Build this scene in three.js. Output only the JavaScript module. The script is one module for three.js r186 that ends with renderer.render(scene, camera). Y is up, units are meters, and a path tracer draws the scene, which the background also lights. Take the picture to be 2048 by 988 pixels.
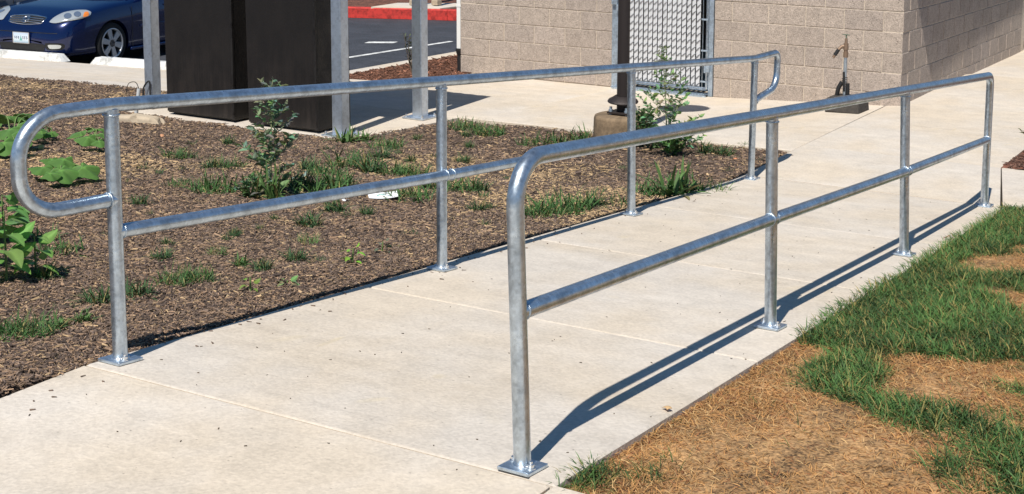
import * as THREE from 'three';
import { mergeGeometries, mergeVertices, toCreasedNormals } from 'three/addons/utils/BufferGeometryUtils.js';
import { RoundedBoxGeometry } from 'three/addons/geometries/RoundedBoxGeometry.js';
import { Brush, Evaluator, SUBTRACTION } from 'three-bvh-csg';

// ------------------------------------------------------------------ scene, camera, sky, sun, exposure
const scene = new THREE.Scene();
const V = (x, y, z) => new THREE.Vector3(x, y, z);
const EYE = V(9.2774, 2.2905, 12.8763), FOCAL = 2726.8, CX = 1245, CY = 110;   // focal length and principal point in the pixels of a 2048 x 988 frame
const RIGHT = V(0.874295, 0.013261, -0.485214), UPV = V(-0.07454, 0.991438, -0.107216), BACK = V(0.479638, 0.129906, 0.867797);
const FULLW = 2490, FULLH = 1756;
const camera = new THREE.PerspectiveCamera(2 * Math.atan(FULLH / 2 / FOCAL) * 180 / Math.PI, FULLW / FULLH, 0.1, 900);
camera.setViewOffset(FULLW, FULLH, 0, FULLH / 2 - CY, 2048, 988);
camera.position.copy(EYE);
camera.quaternion.setFromRotationMatrix(new THREE.Matrix4().makeBasis(RIGHT, UPV, BACK));
scene.add(camera);

const SUN = V(0.2, 1.402, 0.979).normalize();
function skyTexture() {
  const w = 512, h = 256, d = new Float32Array(w * h * 4), dir = V(0, 0, 0);
  for (let j = 0; j < h; j++) for (let i = 0; i < w; i++) {
    const el = ((j + .5) / h - .5) * Math.PI, az = ((i + .5) / w - .5) * 2 * Math.PI;
    dir.set(Math.cos(el) * Math.cos(az), Math.sin(el), Math.cos(el) * Math.sin(az));
    const up = Math.max(0, Math.sin(el)), t = Math.pow(1 - up, 3.2), c = Math.max(0, dir.dot(SUN));
    const glow = .12 * Math.pow(c, 8) + .5 * Math.pow(c, 90);
    let r = .048 + .28 * t + glow, g = .175 + .41 * t + glow, b = .42 + .47 * t + glow * .95;
    if (el < 0) { const k = Math.min(1, -el * 12); r += (.16 - r) * k; g += (.145 - g) * k; b += (.12 - b) * k; }
    d.set([r, g, b, 1], (j * w + i) * 4);
  }
  const t = new THREE.DataTexture(d, w, h, THREE.RGBAFormat, THREE.FloatType);
  t.mapping = THREE.EquirectangularReflectionMapping; t.magFilter = t.minFilter = THREE.LinearFilter; t.needsUpdate = true;
  return t;
}
const SKY = skyTexture();
const SKY_STRENGTH = .50;
scene.background = SKY; scene.backgroundIntensity = SKY_STRENGTH;
scene.environment = SKY; scene.environmentIntensity = SKY_STRENGTH;

const sun = new THREE.DirectionalLight(new THREE.Color().setRGB(1, .955, .88), 4.4);
sun.position.copy(SUN).multiplyScalar(40).add(V(4, 0, 4)); sun.target.position.set(4, 0, 4);
sun.castShadow = true; sun.shadow.mapSize.set(4096, 4096);
Object.assign(sun.shadow.camera, { left: -24, right: 24, top: 24, bottom: -24, near: 1, far: 110 });
scene.add(sun, sun.target);

const renderer = new THREE.WebGLRenderer({ antialias: true });
renderer.setSize(1024, 494);
renderer.toneMapping = THREE.LinearToneMapping;
renderer.toneMappingExposure = 1.2;
renderer.shadowMap.enabled = true;

// ------------------------------------------------------------------ random, noise, textures
let seed = 12345;
const rnd = () => { seed |= 0; seed = seed + 0x6D2B79F5 | 0; let t = Math.imul(seed ^ seed >>> 15, 1 | seed); t = t + Math.imul(t ^ t >>> 7, 61 | t) ^ t; return ((t ^ t >>> 14) >>> 0) / 4294967296; };
const rr = (a, b) => a + (b - a) * rnd();
const clamp = (x, a = 0, b = 1) => Math.min(b, Math.max(a, x));
const smooth = (a, b, x) => { const t = clamp((x - a) / (b - a)); return t * t * (3 - 2 * t); };
const lerp = (a, b, t) => a + (b - a) * t;
function lattice(cells, s) { const a = new Float32Array(cells * cells); let q = s * 7919 + 13; for (let i = 0; i < a.length; i++) { q = Math.imul(q ^ q >>> 15, 2246822519) + 374761393 | 0; a[i] = ((q ^ q >>> 13) >>> 0) / 4294967296; } return a; }
function addNoise(out, n, cellsX, cellsY, amp, s) {            // one octave of tiling value noise
  const cells = Math.max(cellsX, cellsY), L = lattice(cells, s);
  for (let y = 0; y < n; y++) {
    const fy = y / n * cellsY, y0 = Math.floor(fy), ty = fy - y0, sy = ty * ty * (3 - 2 * ty), r0 = (y0 % cellsY) * cells, r1 = ((y0 + 1) % cellsY) * cells;
    for (let x = 0; x < n; x++) {
      const fx = x / n * cellsX, x0 = Math.floor(fx), tx = fx - x0, sx = tx * tx * (3 - 2 * tx), a = x0 % cellsX, b = (x0 + 1) % cellsX;
      out[y * n + x] += amp * (lerp(lerp(L[r0 + a], L[r0 + b], sx), lerp(L[r1 + a], L[r1 + b], sx), sy) - .5);
    }
  }
}
function fbm(n, cells, octaves, s, fall = .55, sx = 1, sy = 1) {
  const o = new Float32Array(n * n); let a = 1;
  for (let k = 0; k < octaves; k++, a *= fall, cells *= 2) if (cells * Math.max(sx, sy) < n) addNoise(o, n, cells * sx, cells * sy, a, s + k * 31);
  return o;
}
function stamp(arr, n, cx, cy, rx, ry, ang, val) {
  const R = Math.ceil(Math.max(rx, ry)), c = Math.cos(ang), s = Math.sin(ang);
  for (let y = -R; y <= R; y++) for (let x = -R; x <= R; x++) {
    const u = (x * c + y * s) / rx, v = (-x * s + y * c) / ry, q = u * u + v * v;
    if (q < 1) { const i = (((cy + y | 0) % n + n) % n) * n + ((cx + x | 0) % n + n) % n; arr[i] += val * (1 - q); }
  }
}
const srgb = (x) => x <= .0031308 ? x * 12.92 : 1.055 * Math.pow(x, 1 / 2.4) - .055;
function tex(n, f, color = true) {
  const d = new Uint8Array(n * n * 4);
  for (let i = 0; i < n * n; i++) {
    const c = f(i, i % n, i / n | 0);
    for (let k = 0; k < 3; k++) d[i * 4 + k] = 255 * clamp(color ? srgb(clamp(c[k])) : (c.length ? c[k] : c));
    d[i * 4 + 3] = 255;
  }
  const t = new THREE.DataTexture(d, n, n, THREE.RGBAFormat);
  t.wrapS = t.wrapT = THREE.RepeatWrapping; t.magFilter = THREE.LinearFilter; t.minFilter = THREE.LinearMipmapLinearFilter; t.generateMipmaps = true;
  if (color) t.colorSpace = THREE.SRGBColorSpace;
  t.needsUpdate = true; return t;
}
const gray = (v) => [v, v, v];
function sized(t, metres) { const c = t.clone(); c.repeat.set(1 / metres, 1 / metres); c.needsUpdate = true; return c; }
const rgb = (r, g, b) => new THREE.Color().setRGB(r, g, b);
const mat = (o) => new THREE.MeshStandardMaterial(o);
const phys = (o) => new THREE.MeshPhysicalMaterial(o);

// concrete: pale, warm, stained, pitted (2.6 m a tile)
const concreteTex = (() => {
  const n = 1536, big = fbm(n, 3, 4, 5), mid = fbm(n, 24, 4, 9), fine = fbm(n, 256, 2, 12), warm = fbm(n, 4, 5, 21), streak = fbm(n, 6, 4, 33, .6, 1, 9), pit = new Float32Array(n * n), fleck = new Float32Array(n * n), rust = new Float32Array(n * n);
  for (let k = 0; k < 520; k++) stamp(pit, n, rnd() * n, rnd() * n, rr(1.5, 4.5), rr(1, 1.9), rr(-.5, .5), rr(.25, .95));
  for (let k = 0; k < 110; k++) stamp(pit, n, rnd() * n, rnd() * n, rr(6, 16), rr(1, 1.8), rr(-.6, .6), rr(.15, .4));
  for (let k = 0; k < 500; k++) stamp(fleck, n, rnd() * n, rnd() * n, rr(2, 9), rr(1.2, 3), rr(-.6, .6), rr(.1, .4));
  for (let k = 0; k < 9; k++) stamp(rust, n, rnd() * n, rnd() * n, rr(20, 60), rr(10, 26), rr(0, 3), rr(.2, .55));
  const map = tex(n, (i) => {
    const w = clamp(.5 + warm[i] * 1.5), l = 1 + big[i] * .09 + mid[i] * .10 + fine[i] * .16 + streak[i] * .06 + fleck[i] * .22 - clamp(pit[i]) * .62;
    const r = rust[i] * clamp(.6 + mid[i]);
    return [(.612 - .010 * w) * l, (.550 - .034 * w - .03 * r) * l, (.478 - .066 * w - .12 * r) * l];
  });
  const bump = tex(n, (i) => gray(clamp(.6 + mid[i] * .2 + fine[i] * .35 - clamp(pit[i]) * .5)), false);
  return { map, bump };
})();
const concrete = mat({ map: sized(concreteTex.map, 2.6), bumpMap: sized(concreteTex.bump, 2.6), bumpScale: .0025, roughness: .92 });
const roughConcreteTex = (() => {
  const n = 512, a = fbm(n, 6, 6, 60, .7), p = new Float32Array(n * n);
  for (let k = 0; k < 900; k++) stamp(p, n, rnd() * n, rnd() * n, rr(2, 7), rr(2, 6), rr(0, 3), rr(-.5, .6));
  return tex(n, (i) => { const l = .9 + a[i] * .6 + p[i] * .35; return [.20 * l, .142 * l, .088 * l]; });
})();
const brownConcrete = mat({ map: sized(roughConcreteTex, .5), bumpMap: sized(roughConcreteTex, .5), bumpScale: .008, roughness: .95 });

const paintTexEarly = (() => { const a = fbm(256, 10, 5, 203, .75); return tex(256, (i) => gray(clamp(.92 + a[i] * .22))); })();
// galvanised steel: mottled zinc (0.4 m a tile)
const galvTex = (() => {
  const n = 768, a = fbm(n, 10, 5, 71, .65), b = fbm(n, 40, 3, 77, .6), run = fbm(n, 4, 5, 83, .65, 6, 1), spot = new Float32Array(n * n);
  for (let k = 0; k < 260; k++) stamp(spot, n, rnd() * n, rnd() * n, rr(3, 18), rr(2, 8), rr(0, 3.1), rr(-.5, .35));
  for (let k = 0; k < 40; k++) stamp(spot, n, rnd() * n, rnd() * n, rr(2, 5), rr(2, 5), 0, rr(.4, .9));
  const f = (i) => a[i] * .5 + b[i] * .35 + run[i] * .25 + spot[i] * .35;
  return {
    map: tex(n, (i) => { const l = .60 + f(i) * .38; return [l * .87, l * 1.0, l * 1.13]; }),
    rough: tex(n, (i) => gray(clamp(.33 - f(i) * .14 + b[i] * .10, .16, .7)), false),
    bump: tex(n, (i) => gray(clamp(.5 + a[i] * .35 + b[i] * .3 + spot[i] * .2)), false),
  };
})();
const galv = mat({ map: sized(galvTex.map, .4), roughnessMap: sized(galvTex.rough, .4), roughness: 1, metalness: .9, bumpMap: sized(galvTex.bump, .4), bumpScale: .0006 });
const galvPost = mat({ map: sized(paintTexEarly, .5), color: rgb(.64, .72, .82), roughness: .40, metalness: .85 });
const galvDull = mat({ map: sized(galvTex.map, .3), color: rgb(.86, .89, .92), roughness: .5, metalness: .8, bumpMap: sized(galvTex.bump, .3), bumpScale: .0006 });
const zincBright = mat({ color: rgb(.78, .8, .82), metalness: .95, roughness: .28 });

// concrete block with exposed grit
const blockTexes = [0, 1, 2].map((v) => {
  const n = 512, a = fbm(n, 8, 4, 101 + v * 40), fine = fbm(n, 64, 3, 111 + v * 40, .8), sp = new Float32Array(n * n), dk = new Float32Array(n * n);
  for (let k = 0; k < 1100; k++) stamp(sp, n, rnd() * n, rnd() * n, rr(4, 11), rr(3, 8), rr(0, 3.1), rr(.25, .75));
  for (let k = 0; k < 1100; k++) stamp(dk, n, rnd() * n, rnd() * n, rr(4, 10), rr(3, 7), rr(0, 3.1), rr(.25, .8));
  const base = [[.392, .326, .278], [.376, .314, .271], [.406, .338, .286]][v];
  const l = (i) => 1 + a[i] * .18 + fine[i] * .34 + clamp(sp[i]) * .34 - clamp(dk[i]) * .40;
  return { map: tex(n, (i) => base.map((c) => c * l(i))), bump: tex(n, (i) => gray(clamp(.5 + fine[i] * .4 + sp[i] * .3 - dk[i] * .4)), false) };
});
const blockMats = [0, 1, 2, 3, 4, 5].map((i) => [blockTexes[i % 3], [1.03, .97, 1, .93, 1.06, .99][i]]).map(([t, k]) => mat({ color: rgb(k, k, k), map: sized(t.map, .42), bumpMap: sized(t.bump, .42), bumpScale: .003, roughness: .95 }));
const grain = (() => { const a = fbm(256, 16, 4, 140, .8); return tex(256, (i) => gray(clamp(.82 + a[i] * .28))); })();
const mortar = mat({ color: rgb(.68, .58, .47), map: sized(grain, .3), roughness: .97 });

// ground materials
const mulchTex = (() => { const n = 768, a = fbm(n, 8, 5, 151, .7), b = fbm(n, 24, 4, 157, .75, 1, 3); return tex(n, (i) => { const l = clamp(.7 + a[i] * .7 + b[i] * .9, .12, 1.6); return [.13 * l, .086 * l, .060 * l]; }); })();
const mulchSoil = mat({ map: sized(mulchTex, .9), roughness: 1 });
const redSoil = mat({ map: sized(mulchTex, .7), color: rgb(1.5, .9, .75), roughness: 1 });
const lawnTex = (() => { const n = 768, a = fbm(n, 6, 6, 171, .7), b = fbm(n, 90, 3, 177, .7); return tex(n, (i) => { const l = clamp(.75 + a[i] * .7 + b[i] * .8, .15, 1.6); return [.43 * l, .25 * l, .11 * l]; }); })();
const lawnSoil = mat({ map: sized(lawnTex, .8), roughness: 1 });
const asphaltTex = (() => { const n = 768, a = fbm(n, 4, 5, 181), b = fbm(n, 190, 2, 187, .8), st = fbm(n, 5, 4, 191, .6, 1, 8); return tex(n, (i) => { const l = 1 + a[i] * .35 + b[i] * .9 + st[i] * .3; return [.043 * l, .046 * l, .056 * l]; }); })();
const asphalt = mat({ map: sized(asphaltTex, 2.2), roughness: .85 });
const farGround = mat({ color: rgb(.17, .15, .105), roughness: 1 });
const paintTex = (() => { const a = fbm(256, 10, 5, 201, .75); return tex(256, (i) => gray(clamp(.86 + a[i] * .5))); })();
const whitePaint = mat({ map: sized(paintTex, 1.1), color: rgb(.8, .8, .78), roughness: .8 });
const redPaint = mat({ map: sized(paintTex, .9), color: rgb(.62, .045, .035), roughness: .75 });

// ------------------------------------------------------------------ geometry helpers
const names = {};
function numbered(n) { const k = names[n] = (names[n] ?? -1) + 1; return k ? n + '_' + String(k).padStart(3, '0') : n; }
function tag(o, label, category, group, kind) { if (label) o.userData.label = label; if (category) o.userData.category = category; if (group) o.userData.group = group; if (kind) o.userData.kind = kind; return o; }
function thing(name, label, category, p = V(0, 0, 0), group) { const g = new THREE.Group(); g.name = numbered(name); g.position.copy(p); scene.add(g); return tag(g, label, category, group); }
function mesh(name, geo, material, parent = scene) {
  const m = new THREE.Mesh(geo, material); m.name = parent === scene ? numbered(name) : name; m.castShadow = m.receiveShadow = true; parent.add(m); return m;
}
const merge = (a) => { const l = a.map((g) => { const q = g.index ? g.toNonIndexed() : g.clone(); for (const k of Object.keys(q.attributes)) if (!['position', 'normal', 'uv', 'color'].includes(k)) q.deleteAttribute(k); q.morphAttributes = {}; return q; }); return mergeGeometries(l, false); };
function metreUV(geo, ox = 0, oy = 0) {
  const g = geo.index ? geo.toNonIndexed() : geo, p = g.attributes.position, uv = new Float32Array(p.count * 2);
  const a = V(0, 0, 0), b = V(0, 0, 0), c = V(0, 0, 0);
  for (let i = 0; i < p.count; i += 3) {
    a.fromBufferAttribute(p, i); b.fromBufferAttribute(p, i + 1).sub(a); c.fromBufferAttribute(p, i + 2).sub(a); b.cross(c);
    const ax = Math.abs(b.x), ay = Math.abs(b.y), az = Math.abs(b.z);
    for (let k = i; k < i + 3; k++) { a.fromBufferAttribute(p, k); const [u, v] = ax > ay && ax > az ? [a.z, a.y] : ay > az ? [a.x, a.z] : [a.x, a.y]; uv[k * 2] = u + ox; uv[k * 2 + 1] = v + oy; }
  }
  g.setAttribute('uv', new THREE.BufferAttribute(uv, 2)); return g;
}
const box = (w, h, d, x = 0, y = 0, z = 0) => metreUV(new THREE.BoxGeometry(w, h, d)).translate(x, y, z);
const rbox = (w, h, d, r, x = 0, y = 0, z = 0, s = 2) => metreUV(new RoundedBoxGeometry(w, h, d, s, r)).translate(x, y, z);
const cyl = (r0, r1, h, x = 0, y = 0, z = 0, s = 20) => new THREE.CylinderGeometry(r0, r1, h, s).translate(x, y, z);
// box with every edge chamfered: 44 triangles
function chamferBox(w, h, d, c) {
  const pts = [], idx = [], id = {};
  const vert = (x, y, z) => { const k = x.toFixed(5) + y.toFixed(5) + z.toFixed(5); if (!(k in id)) { id[k] = pts.length / 3; pts.push(x, y, z); } return id[k]; };
  const X = w / 2, Y = h / 2, Z = d / 2;
  const P = (sx, sy, sz, axis) => vert(sx * (X - (axis === 0 ? 0 : c)), sy * (Y - (axis === 1 ? 0 : c)), sz * (Z - (axis === 2 ? 0 : c)));
  const tri = (a, b, q) => { const A = V(...pts.slice(a * 3, a * 3 + 3)), B = V(...pts.slice(b * 3, b * 3 + 3)), C = V(...pts.slice(q * 3, q * 3 + 3)); const n = B.clone().sub(A).cross(C.clone().sub(A)); if (n.dot(A.add(B).add(C)) < 0) idx.push(a, q, b); else idx.push(a, b, q); };
  const quad = (a, b, q, e) => { tri(a, b, q); tri(a, q, e); };
  for (const s of [-1, 1]) { quad(P(s, -1, -1, 0), P(s, 1, -1, 0), P(s, 1, 1, 0), P(s, -1, 1, 0)); quad(P(-1, s, -1, 1), P(1, s, -1, 1), P(1, s, 1, 1), P(-1, s, 1, 1)); quad(P(-1, -1, s, 2), P(1, -1, s, 2), P(1, 1, s, 2), P(-1, 1, s, 2)); }
  for (const a of [-1, 1]) for (const b of [-1, 1]) {
    quad(P(-1, a, b, 1), P(1, a, b, 1), P(1, a, b, 2), P(-1, a, b, 2)); quad(P(a, -1, b, 0), P(a, 1, b, 0), P(a, 1, b, 2), P(a, -1, b, 2)); quad(P(a, b, -1, 0), P(a, b, 1, 0), P(a, b, 1, 1), P(a, b, -1, 1));
    for (const e of [-1, 1]) tri(P(a, b, e, 0), P(a, b, e, 1), P(a, b, e, 2));
  }
  const g = new THREE.BufferGeometry(); g.setAttribute('position', new THREE.Float32BufferAttribute(pts, 3)); g.setIndex(idx);
  const q = g.toNonIndexed(); q.computeVertexNormals(); return metreUV(q);
}
// round pipe along points, uv in metres
function pipe(pts, r, seg = 20, caps = true) {
  const pos = [], nor = [], uv = [], idx = [], n = pts.length; let len = 0;
  let T = pts[1].clone().sub(pts[0]).normalize(), N = Math.abs(T.y) > .9 ? V(1, 0, 0) : V(0, 1, 0);
  N.sub(T.clone().multiplyScalar(N.dot(T))).normalize();
  const R = (i) => typeof r === 'function' ? r(i / (n - 1)) : r;
  for (let i = 0; i < n; i++) {
    const t = (i === 0 ? pts[1].clone().sub(pts[0]) : i === n - 1 ? pts[i].clone().sub(pts[i - 1]) : pts[i + 1].clone().sub(pts[i]).normalize().add(pts[i].clone().sub(pts[i - 1]).normalize())).normalize();
    N.sub(t.clone().multiplyScalar(N.dot(t))).normalize(); const Bn = t.clone().cross(N);
    if (i) len += pts[i].distanceTo(pts[i - 1]);
    for (let k = 0; k <= seg; k++) { const a = k / seg * Math.PI * 2, d = N.clone().multiplyScalar(Math.cos(a)).addScaledVector(Bn, Math.sin(a)); pos.push(pts[i].x + d.x * R(i), pts[i].y + d.y * R(i), pts[i].z + d.z * R(i)); nor.push(d.x, d.y, d.z); uv.push(a * R(i), len); }
    if (i) for (let k = 0; k < seg; k++) { const a = (i - 1) * (seg + 1) + k, b = a + seg + 1; idx.push(a, a + 1, b, b, a + 1, b + 1); }
  }
  if (caps) for (const [i, s] of [[0, -1], [n - 1, 1]]) {
    const t = (i ? pts[i].clone().sub(pts[i - 1]) : pts[1].clone().sub(pts[0])).normalize().multiplyScalar(s), c = pos.length / 3;
    pos.push(pts[i].x, pts[i].y, pts[i].z); nor.push(t.x, t.y, t.z); uv.push(0, 0);
    for (let k = 0; k <= seg; k++) { const q = (i * (seg + 1) + k) * 3; pos.push(pos[q], pos[q + 1], pos[q + 2]); nor.push(t.x, t.y, t.z); uv.push(pos[q] - pts[i].x, pos[q + 1] - pts[i].y); }
    for (let k = 0; k < seg; k++) s > 0 ? idx.push(c, c + 1 + k, c + 2 + k) : idx.push(c, c + 2 + k, c + 1 + k);
  }
  const g = new THREE.BufferGeometry(); g.setAttribute('position', new THREE.Float32BufferAttribute(pos, 3)); g.setAttribute('normal', new THREE.Float32BufferAttribute(nor, 3)); g.setAttribute('uv', new THREE.Float32BufferAttribute(uv, 2)); g.setIndex(idx); return g;
}
function roundPath(pts, rad, n = 10) {                       // polyline with circular bends
  const out = [pts[0].clone()];
  for (let i = 1; i < pts.length - 1; i++) {
    const a = pts[i - 1].clone().sub(pts[i]).normalize(), b = pts[i + 1].clone().sub(pts[i]).normalize(), r = Array.isArray(rad) ? rad[i - 1] : rad;
    const half = Math.acos(clamp(a.dot(b), -1, 1)) / 2, d = r / Math.tan(half), mid = a.clone().add(b).normalize(), c = pts[i].clone().addScaledVector(mid, r / Math.sin(half));
    const p0 = pts[i].clone().addScaledVector(a, d).sub(c), p1 = pts[i].clone().addScaledVector(b, d).sub(c), w = Math.acos(clamp(p0.dot(p1) / r / r, -1, 1));
    for (let k = 0; k <= n; k++) { const t = k / n; out.push(c.clone().addScaledVector(p0, Math.sin((1 - t) * w) / Math.sin(w)).addScaledVector(p1, Math.sin(t * w) / Math.sin(w))); }
  }
  out.push(pts[pts.length - 1].clone()); return out;
}
const straight = (a, b, n = 6) => Array.from({ length: n + 1 }, (_, i) => a.clone().lerp(b, i / n));
// a sheet over a grid in x and z, at height y(x, z), where keep(x, z) holds
function sheet(x0, x1, z0, z1, step, yf, keep) {
  const nx = Math.ceil((x1 - x0) / step), nz = Math.ceil((z1 - z0) / step), pos = [], uv = [], idx = [];
  for (let j = 0; j <= nz; j++) for (let i = 0; i <= nx; i++) { const x = lerp(x0, x1, i / nx), z = lerp(z0, z1, j / nz); pos.push(x, yf(x, z), z); uv.push(x, z); }
  for (let j = 0; j < nz; j++) for (let i = 0; i < nx; i++) {
    const a = j * (nx + 1) + i, b = a + nx + 1;
    if (keep && !keep((pos[a * 3] + pos[b * 3 + 3]) / 2, (pos[a * 3 + 2] + pos[b * 3 + 2]) / 2)) continue;
    idx.push(a, b, a + 1, a + 1, b, b + 1);
  }
  const g = new THREE.BufferGeometry(); g.setAttribute('position', new THREE.Float32BufferAttribute(pos, 3)); g.setAttribute('uv', new THREE.Float32BufferAttribute(uv, 2)); g.setIndex(idx); g.computeVertexNormals(); return g;
}
// ------------------------------------------------------------------ the lie of the land (x along the block wall, z towards the viewer, metres)
const rampY = (x, z) => -.2629 + .00686 * x + .08416 * z;
const LAND = 9.815;                                            // z where the ramp meets the upper landing
const leftEdge = (z) => 5.20 + (Math.min(z, 12) - 2.1) * .0375, rightEdge = (z) => 7.30 + (z - 7) * .031;
const plazaY = (x, z) => {
  const f = x < 3.25 ? -.004 : lerp(-.004, .088, clamp((x - 3.25) / 2.03)), g = .05 + .05 * clamp((x - 2) / 3.2);
  return x > 5.3 ? .1 + .028 * clamp(-z / 2.2) : lerp(f, g, clamp(z / 2.7));
};
const walkY = (x, z) => Math.max(plazaY(x, z), rampY(x, Math.min(z, LAND)));
const bank = (x, z) => z + .153 * (x + 4.68) - 2.63;           // distance from the pavement by the car park
const mulchY = (x, z) => {
  const s = bank(x, z), low = s < 1.5 ? -.135 + .17 * clamp(s / 1.5, -1, 1) : .035;
  let y = Math.max(low, rampY(x, Math.min(z, LAND + .5)) - .03);
  if (x > 1.8 && z < 4.2) y = Math.max(y, plazaY(x, z) - .022);
  return y + .010 * Math.sin(x * 2.1 + z * 1.3) * Math.sin(z * 2.7 - x * .6);
};
const bedKeep = (x, z, pad = 0) => {
  if (z > 2.66 - pad && x > 1.9 - pad * 2) return x < leftEdge(z) + pad * .8;
  if (x > -1.05 + pad) return z > 4.19 - pad && x < leftEdge(z) + pad * .8 || (x > 1.76 + (4.15 - z) * .09 - pad && z > 2.66 - pad);
  return bank(x, z) > -pad;
};
const lawnY = (x, z) => {
  const e = x - rightEdge(z), base = rampY(rightEdge(z), Math.min(z, LAND + .4));
  return Math.max(base, .098) - .026 + .028 * smooth(.1, .9, e) * smooth(3.6, 4.6, z) + .012 * Math.sin(x * 3.1 + z) * Math.sin(z * 2.3) * smooth(.1, .5, e);
};
const lotY = (x) => -.15 - .25 * clamp(-1.3 - x, 0, 1.48) - .06 * smooth(-5.6, -6.6, x);
// the point where the line of sight through a pixel of the photograph meets the ground
function at(px, py, f) {
  const d = RIGHT.clone().multiplyScalar((px - CX) / FOCAL).addScaledVector(UPV, -(py - CY) / FOCAL).sub(BACK);
  const p = EYE.clone();
  for (let i = 0; i < 9000; i++) { p.addScaledVector(d, .005); if (p.y < f(p.x, p.z)) break; }
  p.y = f(p.x, p.z); return p;
}
const pxPerMetre = (p) => FOCAL / -p.clone().sub(EYE).dot(BACK);

// ------------------------------------------------------------------ ground
tag(mesh('ground', new THREE.PlaneGeometry(700, 700).rotateX(-Math.PI / 2).translate(0, -.95, 0), farGround), 'dry open ground around the whole site', 'ground', null, 'structure');
tag(mesh('car_park', sheet(-45, -1.12, -45, 3.4, .37, (x) => lotY(x), (x, z) => x < -1.1), asphalt), 'dark blue grey asphalt of the car park behind the planting beds', 'car park', null, 'structure');
const soilNoise = (() => { const a = fbm(256, 14, 5, 301, .65); return (x, z) => a[((Math.floor(z * 40) % 256 + 256) % 256) * 256 + (Math.floor(x * 40) % 256 + 256) % 256]; })();
const bed = tag(mesh('mulch_bed', sheet(-12, 5.8, 1.6, 17, .07, (x, z) => bedKeep(x, z, -.04) ? mulchY(x, z) + soilNoise(x, z) * .018 : mulchY(x, z) - .05, (x, z) => bedKeep(x, z, .12)), mulchSoil), 'brown bark mulch bed between the ramp and the lockers', 'planting bed', null, 'structure');
const lawn = tag(mesh('lawn_soil', sheet(7.0, 20, 3.5, 17, .08, (x, z) => (x < rightEdge(z) ? -.06 : 0) + lawnY(x, z) + soilNoise(x, z) * .012 * smooth(.02, .2, x - rightEdge(z)), (x, z) => z > 3.63 && x > rightEdge(z) - .06 && !(z > LAND + .06)), lawnSoil), 'dry sandy soil under the lawn beside the ramp', 'lawn', null, 'structure');

// a concrete slab over four corners [x, z], with eased edges; its top follows yf
function slab(parent, corners, yf, m = concrete, thick = .16, ease = .006) {
  const [A, B, C, D] = corners;                               // A-B at low z, D-C at high z
  const steps = (l) => { const n = Math.max(2, Math.ceil(l / .3)), e = Math.min(.008 / l, .2), s = [0, e]; for (let i = 1; i < n; i++) s.push(i / n); s.push(1 - e, 1); return s; };
  const us = steps(Math.hypot(B[0] - A[0], B[1] - A[1])), vs = steps(Math.hypot(D[0] - A[0], D[1] - A[1]));
  const pos = [], uv = [], idx = [], W = us.length, H = vs.length, ou = rr(0, 5), ov = rr(0, 5);
  const pt = (u, v) => [lerp(lerp(A[0], B[0], u), lerp(D[0], C[0], u), v), lerp(lerp(A[1], B[1], u), lerp(D[1], C[1], u), v)];
  vs.forEach((v, j) => us.forEach((u, i) => { const [x, z] = pt(u, v), edge = !i || !j || i === W - 1 || j === H - 1; pos.push(x, yf(x, z) - (edge ? ease : 0), z); uv.push(x + ou, z + ov); }));
  for (let j = 0; j < H - 1; j++) for (let i = 0; i < W - 1; i++) { const a = j * W + i, b = a + W; idx.push(a, b, a + 1, a + 1, b, b + 1); }
  const ring = []; for (let i = 0; i < W - 1; i++) ring.push(i); for (let j = 0; j < H - 1; j++) ring.push(j * W + W - 1); for (let i = W - 1; i > 0; i--) ring.push((H - 1) * W + i); for (let j = H - 1; j > 0; j--) ring.push(j * W);
  const base = pos.length / 3; let run = 0;
  ring.forEach((r, k) => { const x = pos[r * 3], y = pos[r * 3 + 1], z = pos[r * 3 + 2]; if (k) run += Math.hypot(x - pos[ring[k - 1] * 3], z - pos[ring[k - 1] * 3 + 2]); pos.push(x, y, z, x, y - thick, z); uv.push(run, y, run, y - thick); });
  ring.forEach((r, k) => { const a = base + k * 2, b = base + (k + 1) % ring.length * 2; idx.push(a, b, a + 1, b, b + 1, a + 1); });
  const g = new THREE.BufferGeometry(); g.setAttribute('position', new THREE.Float32BufferAttribute(pos, 3)); g.setAttribute('uv', new THREE.Float32BufferAttribute(uv, 2)); g.setIndex(idx); g.computeVertexNormals();
  return mesh('slab', g, m, parent);
}
const J = .0042;                                               // half a joint
const ramp = tag(thing('ramp'), 'pale concrete ramp sloping down between the two pipe handrails', 'ramp', null, 'structure');
[[9.815, 8.29], [8.29, 6.84], [6.84, 5.40], [5.40, 3.72]].forEach(([z1, z0]) => slab(ramp, [[leftEdge(z0), z0 + J], [rightEdge(z0), z0 + J], [rightEdge(z1), z1 - J], [leftEdge(z1), z1 - J]], walkY));
const landing = tag(thing('upper_landing'), 'pale concrete landing at the top of the ramp, nearest the viewer', 'pavement', null, 'structure');
for (const [z0, z1] of [[LAND, 11.4], [11.4, 13.2], [13.2, 17]]) {
  slab(landing, [[leftEdge(z0), z0 + J], [7.375, z0 + J], [7.375, z1 - J], [leftEdge(z1), z1 - J]], walkY);
  slab(landing, [[7.381, z0 + J - (z0 === LAND ? .015 : 0)], [9.9, z0 + J], [9.9, z1 - J], [7.381, z1 - J]], (x, z) => walkY(7.38, z) - .002);
}
const jointDirt = mat({ color: rgb(.17, .125, .09), roughness: 1 });
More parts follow.
